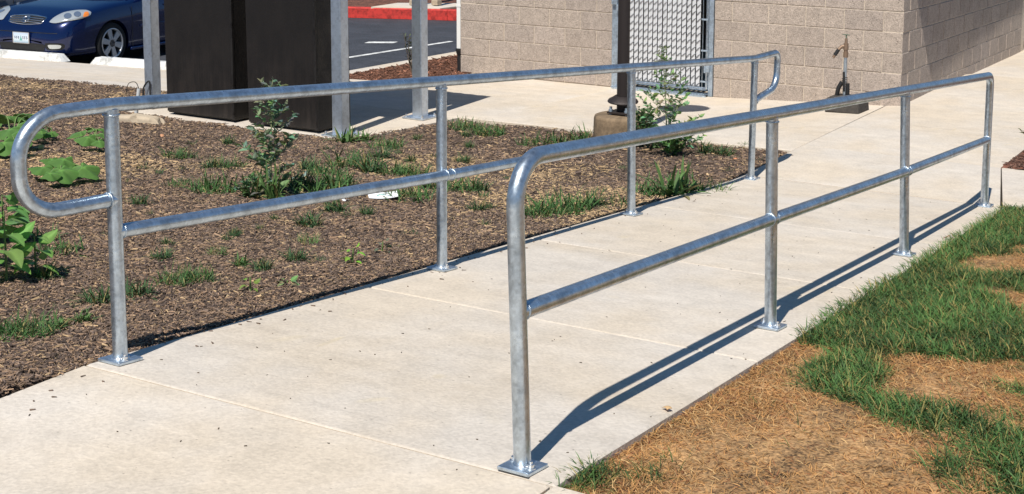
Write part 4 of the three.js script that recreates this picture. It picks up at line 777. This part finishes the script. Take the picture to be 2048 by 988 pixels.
ovalPlant(at(-25, 540, mulchY), .34, 5, .14, SUNF, 'oval leaved plant cut off by the left edge');
ovalPlant(at(-52, 262, mulchY), .42, 6, .2, [.08, .17, .05], 'tall leafy plant at the left edge behind the large squash');
ovalPlant(at(704, 530, mulchY), .085, 4, .05, [.24, .48, .05], 'bright green seedling in the middle of the near bed', V(.01, 0, 0), 'seedling');
ovalPlant(at(763, 510, mulchY), .07, 4, .04, [.15, .20, .12], 'grey green seedling right of the bright green one', V(.01, 0, 0), 'seedling');
ovalPlant(at(501, 583, mulchY), .065, 4, .035, [.22, .34, .06], 'yellow green seedling in the near bed', V(0, 0, 0), 'seedling');
ovalPlant(at(575, 570, mulchY), .02, 3, .05, [.22, .33, .11], 'pale flat seedling right of the yellow green one', V(0, 0, 0), 'seedling');
ovalPlant(at(600, 360, mulchY), .03, 3, .06, [.3, .42, .3], 'pale leaved seedling right of the tall weed', V(0, 0, 0), 'seedling');
// tall grey green weeds: a stem, branches and very many small leaves
function weed(foot, top, branches, reach, leafLen, density, label, tone) {
  const o = thing('tall_weed', label, 'weed', foot), T = top.clone().sub(foot), spine = new THREE.CatmullRomCurve3([V(0, -.02, 0), T.clone().multiplyScalar(.4).add(V(.01, 0, .01)), T.clone().multiplyScalar(.75), T]);
  mesh('stem', pipe(spine.getPoints(14), (t) => lerp(.0065, .0022, t), 7), stemPale, o);
  const leaves = [], sticks = [];
  const leafAt = (p, d, L) => { const g = ovalLeaf(L, L * .52, rr(.1, .5), tone.map((c) => c * rr(.65, 1.35)), .3); g.applyQuaternion(new THREE.Quaternion().setFromAxisAngle(d.clone().normalize(), rr(-.8, .8)).multiply(lookAt(d))); leaves.push(g.translate(p.x, p.y, p.z)); };
  for (let i = 0; i < branches; i++) {
    const t = Math.pow((i + .5) / branches, .9), p = spine.getPoint(t * .97), a = i * 2.4 + rr(-.4, .4), len = reach(t) * rr(.7, 1.2), d = V(Math.cos(a), rr(.35, 1.0), Math.sin(a)).normalize();
    const c = new THREE.CatmullRomCurve3([p, p.clone().addScaledVector(d, len * .55), p.clone().addScaledVector(d, len).add(V(0, rr(-.03, .04) * len * 4, 0))]);
    sticks.push(pipe(c.getPoints(6), .0018, 5, false));
    const n = Math.max(3, Math.round(density * len)); for (let k = 0; k < n; k++) { const q = c.getPoint(.15 + .85 * (k + rnd()) / n), b = rr(0, 6.28); leafAt(q, V(Math.cos(b), rr(-.1, .7), Math.sin(b)).normalize().addScaledVector(d, .5), leafLen * rr(.55, 1.15) * lerp(1.15, .6, t)); }
  }
  for (let k = 0; k < 14; k++) { const b = rr(0, 6.28); leafAt(spine.getPoint(rr(.8, 1)), V(Math.cos(b), rr(.3, 1.1), Math.sin(b)), leafLen * rr(.3, .7)); }
  mesh('branches', merge(sticks), stemPale, o); tag(mesh('foliage', merge(leaves), leafM, o), null, null, null, 'stuff'); return o;
}
{
  const f = at(541, 392, mulchY), h = 226 / pxPerMetre(f);
  weed(f, f.clone().add(V(.03, h, 0)), 42, (t) => .23 * (1 - t * .62) * (t < .12 ? .8 : 1), .056, 92, 'tall grey green weed standing in front of the right locker', [.20, .285, .165]);
  const q = at(1334, 306, mulchY), hh = 212 / pxPerMetre(q);
  weed(q, q.clone().add(V(-.05, hh, 0)), 48, (t) => t < .4 ? .34 * (1 - t * .4) : .28 * (1 - t) + .03, .055, 52, 'tall airy weed growing between the light pole and the ramp', [.21, .32, .155]);
  const r = at(1296, 296, mulchY); weed(r, r.clone().add(V(-.06, .3, 0)), 26, (t) => .17 * (1 - t * .5), .05, 120, 'leafy weed crowding the right side of the brown pedestal', [.12, .21, .085]);
  const u = at(1340, 312, mulchY); weed(u, u.clone().add(V(.06, .16, .05)), 24, (t) => .2 * (1 - t * .4), .055, 110, 'low bushy weed at the foot of the tall airy one', [.115, .22, .075]);
  const s = at(502, 396, mulchY); weed(s, s.clone().add(V(.03, .12, 0)), 12, (t) => .12 * (1 - t * .4), .05, 90, 'low leafy weed left of the tall grey green one', [.14, .22, .11]);
}
tuft(505, 398, 64, 'strap', 'fresh light green long bladed grass left of the tall weed', null, .6); tuft(548, 400, 90, 'strap', 'upright light green long bladed grass in front of the tall weed', null, .38);
{ // sapling in the red bed, shrub beyond the right edge
  const shrub = (foot, H, twigs, leafLen, tone, name, label, category, dirs, tw = .5) => {
    const o = thing(name, label, category, foot), st = [], lv = [];
    for (let i = 0; i < twigs; i++) {
      const a = rr(0, 6.28), d = dirs ? dirs() : V(Math.cos(a) * rr(.05, tw), 1, Math.sin(a) * rr(.05, tw)), L = H * rr(.55, 1), c = new THREE.CatmullRomCurve3([V(0, -.02, 0), d.clone().multiplyScalar(L * .5).add(V(rr(-.03, .03), 0, rr(-.03, .03))), d.clone().multiplyScalar(L)]);
      st.push(pipe(c.getPoints(8), (t) => lerp(.007, .0025, t), 6));
      for (let k = 0; k < 16; k++) { const q = c.getPoint(rr(.35, 1)), b = rr(0, 6.28), g = ovalLeaf(leafLen * rr(.6, 1.2), leafLen * .33, .3, tone.map((x) => x * rr(.7, 1.3))); g.applyQuaternion(lookAt(V(Math.cos(b), rr(.1, 1), Math.sin(b)))); lv.push(g.translate(q.x, q.y, q.z)); }
    }
    mesh('twigs', merge(st), twigM, o); tag(mesh('foliage', merge(lv), leafM, o), null, null, null, 'stuff');
  };
  const p = at(826, 152, () => -.01); shrub(p, 98 / pxPerMetre(p), 8, .05, [.10, .125, .085], 'sapling', 'thin grey green sapling in the red bark bed behind the shelter posts', 'sapling', null, .22);
  shrub(V(7.20, .14, 2.12), .34, 22, .05, [.19, .25, .09], 'shrub', 'pale leaved shrub reaching in from the right edge', 'shrub', () => V(rr(-.95, .2), rr(.4, .9), rr(-.5, .5)));
}
// ------------------------------------------------------------------ litter
{
  const cv = document.createElement('canvas'); cv.width = 256; cv.height = 192; const c = cv.getContext('2d'); c.fillStyle = '#f4f5f6'; c.fillRect(0, 0, 256, 192);
  c.strokeStyle = '#3fae9b'; c.lineWidth = 15; c.beginPath(); c.arc(120, 96, 40, 3.3, 5.9); c.stroke(); c.strokeStyle = '#4f7f8f'; c.lineWidth = 13; c.beginPath(); c.moveTo(128, 62); c.quadraticCurveTo(170, 70, 186, 110); c.stroke();
  c.fillStyle = '#c9ced3'; for (let i = 0; i < 5; i++) c.fillRect(30, 150 + i * 7, 120 + (i * 37) % 60, 2);
  const t = new THREE.CanvasTexture(cv); t.colorSpace = THREE.SRGBColorSpace;
  const g = new THREE.BoxGeometry(.185, .0012, .17, 12, 1, 6), p = g.attributes.position; for (let i = 0; i < p.count; i++) { const x = p.getX(i), z = p.getZ(i); p.setY(i, p.getY(i) + 1.1 * x * x + .5 * z * z + .2 * x * z + .012); } g.computeVertexNormals();
  const q = at(766, 397, mulchY), m = mesh('leaflet', g, mat({ map: t, roughness: .75 })); m.position.copy(q).add(V(0, .004, 0)); m.rotation.y = .75; tag(m, 'white paper leaflet with a teal print lying on the bark', 'leaflet');
  const scrap = (x, y, w, d, col, label, cat, f = mulchY) => { const k = at(x, y, f), g = new THREE.BoxGeometry(w, .002, d, 6, 1, 4), p = g.attributes.position; for (let i = 0; i < p.count; i++) p.setXYZ(i, p.getX(i) * (1 + .25 * Math.sin(p.getZ(i) * 90 + x)), p.getY(i) + .012 * Math.sin(p.getX(i) * 70 + x) + .008 * Math.cos(p.getZ(i) * 80) + .012, p.getZ(i)); g.computeVertexNormals(); g.computeBoundingBox(); g.translate(0, -g.boundingBox.min.y, 0); const m = mesh(cat === 'leaf' ? 'fallen_leaf' : 'paper_scrap', g, mat({ color: rgb(...col), roughness: .8, side: THREE.DoubleSide })); m.position.copy(k).add(V(0, .003, 0)); m.rotation.set(0, rr(0, 3), 0); tag(m, label, cat); };
  scrap(689, 403, .05, .028, [.78, .78, .78], 'crumpled white paper scrap left of the leaflet', 'paper');
  scrap(1472, 320, .035, .025, [.62, .25, .12], 'orange fallen leaf near the far end of the bed', 'leaf'); scrap(1574, 315, .05, .022, [.75, .73, .7], 'white paper scrap at the far corner of the bed', 'paper');
  scrap(1526, 286, .03, .02, [.7, .66, .6], 'small pale paper scrap in the dark far corner of the bed', 'paper'); scrap(1441, 282, .035, .02, [.62, .45, .28], 'tan fallen leaf behind the paired tufts', 'leaf'); scrap(326, 277, .06, .03, [.55, .28, .15], 'reddish fallen leaf below the locker slab', 'leaf');
  scrap(1334, 822, .03, .02, [.55, .36, .18], 'dry curled leaf on the edge of the ramp beside the lawn', 'leaf', walkY); scrap(1894, 479, .035, .022, [.30, .17, .08], 'brown fallen leaf on the ramp beside the green grass', 'leaf', walkY);
}
// ------------------------------------------------------------------ parked cars and wheel stops
const YAW = .1516, CAR = V(-7.90, -.58, -.92);                // stalls are turned nine degrees; the point under the front axle
const rubber = mat({ color: rgb(.016, .016, .017), roughness: .85 }), alloy = mat({ color: rgb(.62, .63, .65), metalness: .85, roughness: .32 }), chrome = mat({ color: rgb(.8, .8, .82), metalness: 1, roughness: .12 });
const darkTrim = mat({ color: rgb(.008, .008, .009), roughness: .45 }), wellMat = mat({ color: rgb(.006, .006, .006), roughness: 1 });
const carGlass = phys({ color: rgb(.015, .02, .024), roughness: .04, metalness: 0, clearcoat: 1, clearcoatRoughness: .02 });
const lensMat = phys({ color: rgb(.62, .65, .64), roughness: .12, metalness: .5, clearcoat: 1, clearcoatRoughness: .03 });
const lampInner = mat({ color: rgb(.75, .77, .78), roughness: .18, metalness: .9 }), amber = phys({ color: rgb(.75, .22, .03), roughness: .15, clearcoat: 1 });
// body stations, front to rear: [z, half width, bottom, bonnet or belt height, shoulder height]
const ST = [[.905, .36, .245, .56, .50], [.898, .50, .215, .64, .55], [.875, .60, .20, .695, .605], [.83, .685, .19, .74, .65], [.75, .755, .185, .785, .70], [.62, .80, .18, .83, .75], [.45, .828, .178, .87, .79], [.2, .843, .178, .91, .83], [-.1, .850, .178, .945, .865], [-.4, .852, .178, .955, .885], [-.62, .852, .178, .985, .905], [-1.2, .852, .18, .965, .92], [-1.9, .852, .18, .975, .93], [-2.5, .848, .19, .99, .945], [-2.9, .835, .20, 1.0, .955], [-3.2, .81, .22, 1.0, .955], [-3.45, .765, .25, .985, .94], [-3.58, .70, .28, .93, .88], [-3.64, .60, .32, .80, .74]];
function carBody() {
  const M = 16, rows = [], prof = (w, b, t, s) => {            // half section from the sill's underside up to the middle of the top
    const raw = [[0, b], [w * .80, b], [w * .95, b + .015], [w * .985, b + .07], [w * .975, b + .16], [w * 1.0, lerp(b, s, .52)], [w * 1.0, lerp(b, s, .66)], [w * .992, lerp(b, s, .80)], [w * .972, s - .03], [w * .945, s + .004], [w * .90, lerp(s, t, .38)], [w * .80, lerp(s, t, .66)], [w * .62, lerp(s, t, .86)], [w * .40, lerp(s, t, .955)], [w * .2, t - .001], [0, t]];
    return raw;
  };
  const zs = []; for (let i = 0; i < ST.length - 1; i++) { const n = i < 8 ? 3 : 4; for (let k = 0; k < n; k++) zs.push(i + k / n); } zs.push(ST.length - 1);
  const cr = (a, b, c, d, t) => .5 * (2 * b + (c - a) * t + (2 * a - 5 * b + 4 * c - d) * t * t + (3 * b - a - 3 * c + d) * t * t * t);
  for (const u of zs) { const i = Math.min(ST.length - 2, Math.floor(u)), t = u - i, g = (k) => ST[clamp(k, 0, ST.length - 1)]; rows.push([0, 1, 2, 3, 4].map((c) => cr(g(i - 1)[c], g(i)[c], g(i + 1)[c], g(i + 2)[c], t))); }
  const pos = [], idx = [], W = 2 * M - 2;
  for (const [z, w, b, t, s] of rows) { const p = prof(w, b, t, s), loop = [...p.map(([x, y]) => [x, y]), ...p.slice(1, -1).reverse().map(([x, y]) => [-x, y])]; for (const [x, y] of loop) pos.push(x, y, z - (z > .4 ? .10 * Math.pow(Math.abs(y - .36) / .4, 2) * smooth(.4, .9, z) : 0)); }
  for (let i = 0; i < rows.length - 1; i++) for (let k = 0; k < W; k++) { const a = i * W + k, b = i * W + (k + 1) % W; idx.push(a, a + W, b, b, a + W, b + W); }
  for (const [r, flip] of [[0, true], [rows.length - 1, false]]) { const c = pos.length / 3; let cy = 0; for (let k = 0; k < W; k++) cy += pos[(r * W + k) * 3 + 1] / W; pos.push(0, cy, pos[r * W * 3 + 2] + (flip ? .006 : -.01)); for (let k = 0; k < W; k++) { const a = r * W + k, b = r * W + (k + 1) % W; flip ? idx.push(c, a, b) : idx.push(c, b, a); } }
  const g = new THREE.BufferGeometry(); g.setAttribute('position', new THREE.Float32BufferAttribute(pos, 3)); g.setIndex(idx); g.computeVertexNormals(); g.setAttribute('uv', new THREE.Float32BufferAttribute(new Float32Array(pos.length / 3 * 2), 2)); return g;
}
const bodyGeo = (() => {
  let b = new Brush(carBody()); b.updateMatrixWorld(); const ev = new Evaluator(); ev.useGroups = true; b.material = wellMat;
  let out = b;
  for (const z of [0, -2.6]) for (const s of [-1, 1]) { const c = new Brush(new THREE.CylinderGeometry(.348, .348, .30, 40).rotateZ(Math.PI / 2), wellMat); c.position.set(s * .735, .315, z); c.updateMatrixWorld(); out = ev.evaluate(out, c, SUBTRACTION); }
  return out.geometry;
})();
const bodyProbe = new THREE.Mesh(carBody(), new THREE.MeshBasicMaterial({ side: THREE.DoubleSide })); bodyProbe.updateMatrixWorld();
const caster = new THREE.Raycaster();
// a patch lying on the body: outline given in the plane across dir, thrown onto the body, lifted by lift(q)
function onBody(origin, dir, outline, lift, rings = 5) {
  const d = dir.clone().normalize(), R = V(0, 1, 0).cross(d).normalize().multiplyScalar(-1), U = V(0, 1, 0).addScaledVector(d, -d.y).normalize();
  let cx = 0, cy = 0; outline.forEach(([x, y]) => { cx += x / outline.length; cy += y / outline.length; });
  const hit = (x, y, q) => { const o = origin.clone().addScaledVector(R, x).addScaledVector(U, y).addScaledVector(d, -1.5); caster.set(o, d); const h = caster.intersectObject(bodyProbe)[0]; const p = h ? h.point.clone() : o.clone().addScaledVector(d, 1.5); return p.addScaledVector(d, -lift(q)); };
  const pos = [], idx = [], n = outline.length, c = hit(cx, cy, 0); pos.push(c.x, c.y, c.z);
  for (let r = 1; r <= rings; r++) for (const [x, y] of outline) { const q = r / rings, p = hit(lerp(cx, x, q), lerp(cy, y, q), q); pos.push(p.x, p.y, p.z); }
  for (let k = 0; k < n; k++) { const m = (k + 1) % n; idx.push(0, 1 + k, 1 + m); for (let r = 1; r < rings; r++) { const a = 1 + (r - 1) * n + k, b = 1 + (r - 1) * n + m; idx.push(a, a + n, b, b, a + n, b + n); } }
  const g = new THREE.BufferGeometry(); g.setAttribute('position', new THREE.Float32BufferAttribute(pos, 3)); g.setIndex(idx); g.computeVertexNormals(); g.setAttribute('uv', new THREE.Float32BufferAttribute(new Float32Array(pos.length / 3 * 2), 2)); return g;
}
const rounded = (pts, n = 5) => { const c = new THREE.CatmullRomCurve3(pts.map(([x, y]) => V(x, y, 0)), true, 'catmullrom', .35); return c.getPoints(pts.length * n).slice(0, -1).map((p) => [p.x, p.y]); };
function makeWheel(parent, x, z) {
  const s = Math.sign(x), w = new THREE.Group(); w.name = 'wheel'; w.position.set(x, .312, z); if (s < 0) w.rotation.y = Math.PI; parent.add(w);
  const tyre = [[.205, -.095], [.275, -.10], [.305, -.085], [.313, -.05], [.313, .05], [.305, .085], [.275, .102], [.228, .100], [.212, .085], [.205, .04]].map(([r, y]) => new THREE.Vector2(r, y));
  mesh('tyre', new THREE.LatheGeometry(tyre, 48).rotateZ(-Math.PI / 2), rubber, w);
  const lip = new THREE.LatheGeometry([[.228, .099], [.222, .106], [.208, .104], [.200, .085], [.196, .0], [.198, -.08]].map(([r, y]) => new THREE.Vector2(r, y)), 48).rotateZ(-Math.PI / 2);
  const parts = [lip];
  for (let k = 0; k < 6; k++) { const sh = new THREE.Shape(); sh.moveTo(-.030, .045); sh.lineTo(-.043, .205); sh.lineTo(.043, .205); sh.lineTo(.030, .045); sh.closePath(); const e = new THREE.ExtrudeGeometry(sh, { depth: .022, bevelEnabled: true, bevelSize: .005, bevelThickness: .006, bevelSegments: 2 }); e.translate(0, 0, .068).rotateY(Math.PI / 2).rotateX(k * Math.PI / 3 + .25); parts.push(e); }
  mesh('rim', merge(parts), alloy, w);
  mesh('hub_cap', merge([cyl(.055, .06, .03, 0, 0, 0, 24).rotateZ(-Math.PI / 2).translate(.082, 0, 0), ...[0, 1, 2, 3, 4].map((k) => cyl(.011, .011, .02, 0, 0, 0, 8).rotateZ(Math.PI / 2).translate(.10, .04 * Math.cos(k * 1.257), .04 * Math.sin(k * 1.257)))]), mat({ color: rgb(.12, .12, .125), metalness: .7, roughness: .4 }), w);
  mesh('brake_disc', cyl(.19, .19, .03, 0, 0, 0, 32).rotateZ(Math.PI / 2).translate(.0, 0, 0), wellMat, w);
}
function makeCar(paintMat, label, group) {
  const o = thing('parked_car', label, 'car', CAR.clone(), group); o.rotation.y = YAW;
  const bg = bodyGeo.clone(), groups = bg.groups; const mats = groups.map((q, i) => i === 0 ? paintMat : wellMat); groups.forEach((q, i) => q.materialIndex = i);
  const body = mesh('body', bg, mats.length > 1 ? mats : paintMat, o); void body;
  // cabin: dark glass under a painted roof
  const sec = [[-.50, .70, .965, .60, .97], [-1.15, .72, .96, .57, 1.40], [-1.6, .72, .96, .575, 1.455], [-2.2, .71, .965, .57, 1.43], [-2.95, .68, .985, .56, .995]];
  const pos = [], idx = []; for (const [z, w0, y0, w1, y1] of sec) pos.push(-w0, y0, z, -w1, y1, z, w1, y1, z, w0, y0, z); for (let i = 0; i < 4; i++) for (let k = 0; k < 3; k++) { const a = i * 4 + k; idx.push(a, a + 1, a + 4, a + 1, a + 5, a + 4); }
  const cg = new THREE.BufferGeometry(); cg.setAttribute('position', new THREE.Float32BufferAttribute(pos, 3)); cg.setIndex(idx); const cab = cg.toNonIndexed(); cab.computeVertexNormals(); mesh('windows', metreUV(cab), carGlass, o);
  const rg = new RoundedBoxGeometry(1.17, .05, 1.15, 3, .024), rp = rg.attributes.position; for (let i = 0; i < rp.count; i++) { const z = rp.getZ(i); rp.setY(i, rp.getY(i) - .05 * z * z - .025 * rp.getX(i) ** 2); } rg.computeVertexNormals(); const rf = mesh('roof', metreUV(rg), paintMat, o); rf.position.set(0, 1.455, -1.70);
  for (const s of [-1, 1]) { mesh('pillar', merge([pipe([V(s * .71, .97, -.50), V(s * .58, 1.42, -1.16)], .026, 10), pipe([V(s * .715, .97, -1.65), V(s * .59, 1.43, -1.65)], .035, 10), pipe([V(s * .68, .99, -2.93), V(s * .57, 1.42, -2.2)], .05, 10)]), paintMat, o); const mr = mesh('mirror', rbox(.16, .11, .10, .04, s * .90, 1.0, -.72, 3), paintMat, o); void mr; }
  // front: grille with bars and oval emblem, lamps, intake, fog lamps, plate
  const F = V(0, 0, .9), dz = V(0, 0, -1), oval = (x, y, a, b, n = 22) => Array.from({ length: n }, (_, i) => [x + a * Math.cos(i / n * 6.283), y + b * Math.sin(i / n * 6.283)]);
  const gr = mesh('grille', onBody(F, dz, rounded([[-.33, .735], [-.17, .757], [0, .765], [.17, .757], [.33, .735], [.29, .675], [.2, .65], [0, .642], [-.2, .65], [-.29, .675]], 3), () => .004), darkTrim, o);
  const surf = (x, y) => { caster.set(V(x, y, 3), dz); const h = caster.intersectObject(bodyProbe)[0]; return h ? h.point.z : .85; };
  const along = (pts, lift) => pts.map(([x, y]) => V(x, y, surf(x, y) + lift));
  const lineX = (a, b, y, lift, n = 14) => along(Array.from({ length: n + 1 }, (_, i) => [lerp(a, b, i / n), typeof y === 'function' ? y(lerp(a, b, i / n)) : y]), lift);
  [.743, .717, .691, .665].forEach((y, i) => mesh('grille_bar', pipe(lineX(-.315 + i * .012, .315 - i * .012, (x) => y + .012 * (1 - (x / .33) ** 2), .011), .0065, 8), chrome, gr));
  mesh('grille_surround', pipe([...lineX(-.33, .33, (x) => .735 + .03 * (1 - (x / .33) ** 2), .007, 12), ...lineX(.30, -.30, (x) => .665 - .024 * (1 - (x / .3) ** 2), .007, 12), ...lineX(-.33, -.329, .735, .007, 1)], .0065, 8), chrome, gr);
  const em = (a, b, y) => { const p = along(oval(0, y, a, b, 24), .024); p.push(p[0].clone()); return pipe(p, .0055, 6, false); };
  mesh('emblem', merge([em(.062, .041, .707), em(.022, .039, .707), em(.045, .019, .717)]), chrome, o);
  for (const s of [-1, 1]) {
    const dir = V(-s * .62, -.12, -.78), og = V(s * .60, .765, .60), out = rounded([[-.27, -.085], [-.20, -.01], [-.08, .055], [.08, .085], [.22, .085], [.29, .05], [.27, -.005], [.14, -.055], [-.05, -.082], [-.18, -.105]].map(([x, y]) => [x * s, y]), 3);
    const hl = mesh('headlight', onBody(og, dir, s > 0 ? out : out.slice().reverse(), (q) => .012 + .022 * Math.sqrt(Math.max(0, 1 - q * q)), 6), lensMat, o);
    mesh('reflector', onBody(og, dir, oval(-.02 * s, .0, .055, .042, 20), () => .036), lampInner, hl); mesh('reflector', onBody(og, dir, oval(.11 * s, .024, .05, .04, 20), () => .037), lampInner, hl);
    mesh('turn_signal', onBody(og, dir, rounded([[.19, -.02], [.205, .05], [.25, .055], [.265, .02], [.25, -.008]].map(([x, y]) => [x * s, y]), 3), () => .035), amber, hl);
    const fl = mesh('fog_light', onBody(F, dz, rounded([[.47, .365], [.60, .372], [.655, .36], [.635, .318], [.5, .312]].map(([x, y]) => [x * s, y]), 3), () => .010), lensMat, o); void fl;
    mesh('fog_recess', onBody(F, dz, rounded([[.42, .385], [.62, .395], [.69, .372], [.66, .30], [.45, .295]].map(([x, y]) => [x * s, y]), 3), () => .004), darkTrim, o);
  }
  mesh('lower_intake', onBody(F, dz, rounded([[-.37, .372], [.37, .372], [.40, .31], [.34, .268], [-.34, .268], [-.40, .31]], 3), () => .004), darkTrim, o);
  mesh('bumper_crease', pipe(lineX(-.60, .60, .53, -.001, 24), .006, 6), darkTrim, o);
  mesh('lip', pipe(along(Array.from({ length: 25 }, (_, i) => [lerp(-.62, .62, i / 24), .212]), .012), .014, 8), paintMat, o);
  for (const s of [-1, 1]) mesh('side_skirt', rbox(.05, .05, 1.85, .018, s * .842, .19, -1.3, 3), paintMat, o);
  for (const s of [-1, 1]) { mesh('rub_strip', rbox(.02, .04, 1.7, .008, s * .857, .52, -1.45, 2), paintMat, o); for (const z of [-.42, -1.5, -2.35]) mesh('door_gap', rbox(.006, .60, .008, .002, s * .851, .53, z, 1), darkTrim, o); for (const z of [-1.25, -2.15]) mesh('door_handle', rbox(.03, .03, .17, .012, s * .86, .80, z, 2), paintMat, o); }
  const cv = document.createElement('canvas'); cv.width = 192; cv.height = 96; const c = cv.getContext('2d'); const gd = c.createLinearGradient(0, 0, 0, 96); gd.addColorStop(0, '#b9cbe0'); gd.addColorStop(.6, '#d9e0e6'); gd.addColorStop(1, '#9fb6c6'); c.fillStyle = gd; c.fillRect(0, 0, 192, 96);
  c.fillStyle = '#5fa39a'; c.beginPath(); c.moveTo(96, 22); c.lineTo(114, 76); c.lineTo(78, 76); c.closePath(); c.fill(); c.fillStyle = '#3c4a66'; for (const x of [12, 36, 60, 116, 140, 164]) { c.fillRect(x, 34, 15, 7); c.fillRect(x + (x % 5), 48, 15, 7); c.fillRect(x + 4, 34, 6, 30); }
  const t = new THREE.CanvasTexture(cv); t.colorSpace = THREE.SRGBColorSpace; const pz = surf(0, .40) + .016;
  const pl = mesh('licence_plate', new THREE.BoxGeometry(.27, .14, .006).translate(0, 0.45, pz + .006), mat({ map: t, roughness: .4 }), o); mesh('plate_frame', merge([rbox(.30, .014, .014, .004, 0, 0.45 + .076, pz + .004), rbox(.30, .014, .014, .004, 0, 0.45 - .076, pz + .004), rbox(.014, .165, .014, .004, .143, 0.45, pz + .004), rbox(.014, .165, .014, .004, -.143, 0.45, pz + .004)]), chrome, pl);
  for (const z of [0, -2.6]) for (const x of [-.735, .735]) makeWheel(o, x, z);
  for (const s of [-1, 1]) mesh('tail_light', rbox(.22, .14, .06, .03, s * .60, .80, -3.56, 3), phys({ color: rgb(.45, .01, .01), roughness: .15, clearcoat: 1 }), o);
  return o;
}
const carPaint = (r, g, b, m = .5) => phys({ color: rgb(r, g, b), metalness: m, roughness: .22, clearcoat: 1, clearcoatRoughness: .03 });
makeCar(carPaint(.002, .011, .07, .4), 'dark blue saloon car parked nose to the wheel stops');
const stall = (dx, dz) => V(CAR.x + dx * Math.cos(YAW) + dz * Math.sin(YAW), CAR.y, CAR.z - dx * Math.sin(YAW) + dz * Math.cos(YAW));
makeCar(carPaint(.42, .46, .50, .6), 'silver saloon car in the stall beyond the dark blue car').position.copy(stall(-2.6, .75));
{
  const d = makeCar(carPaint(.012, .012, .014, .3), 'black saloon car far behind the beige posts beyond the red kerb'), p = at(905, 14, () => -.4); d.position.copy(p).add(V(.9, .02, -6.4)); d.rotation.y = Math.PI - .35;
  const beige = mat({ color: rgb(.50, .40, .29), roughness: .85, map: sized(grain, .5) });
  for (const [x, label] of [[829, 'left one of two square beige posts beyond the red kerb'], [873, 'right one of two square beige posts beyond the red kerb']]) {
    const q = at(x, 10, () => -.33), o = thing('beige_post', label, 'post', q), s = 17 / pxPerMetre(q) / 1.3; mesh('shaft', rbox(s, 2.6, s, .012, 0, 1.3, 0), beige, o); mesh('plinth', rbox(s * 1.15, .1, s * 1.15, .01, 0, .05, 0), beige, o);
  }
}
{ // wheel stops
  const stop = (x0, label) => {
    const L = 1.83, o = thing('wheel_stop', label, 'wheel stop', V(x0 + L / 2 * Math.cos(YAW), -.42, wF(x0) - .03 - L / 2 * Math.sin(YAW))); o.rotation.y = YAW;
    const sh = new THREE.Shape(); sh.moveTo(-.085, 0); sh.lineTo(.085, 0); sh.lineTo(.055, .095); sh.lineTo(-.055, .095); sh.closePath();
    const g = new THREE.ExtrudeGeometry(sh, { depth: L - .02, bevelEnabled: true, bevelSize: .008, bevelThickness: .01, bevelSegments: 2 }).translate(0, 0, -L / 2 + .01).rotateY(Math.PI / 2), p = g.attributes.position;
    for (let i = 0; i < p.count; i++) { const y = p.getY(i), x = p.getX(i); p.setX(i, x * (1 - .09 * clamp(y / .1))); } g.computeVertexNormals();
    mesh('body', metreUV(g, rr(0, 3)), whitePaint, o); for (const s of [-.6, .6]) mesh('pin', cyl(.014, .014, .01, s, .104, 0, 10), galvDull, o);
  };
  stop(-6.87 - 1.83, 'white concrete wheel stop under the nose of the dark blue car'); stop(-6.41, 'white concrete wheel stop in front of the alloy front wheel');
}
renderer.render(scene, camera);
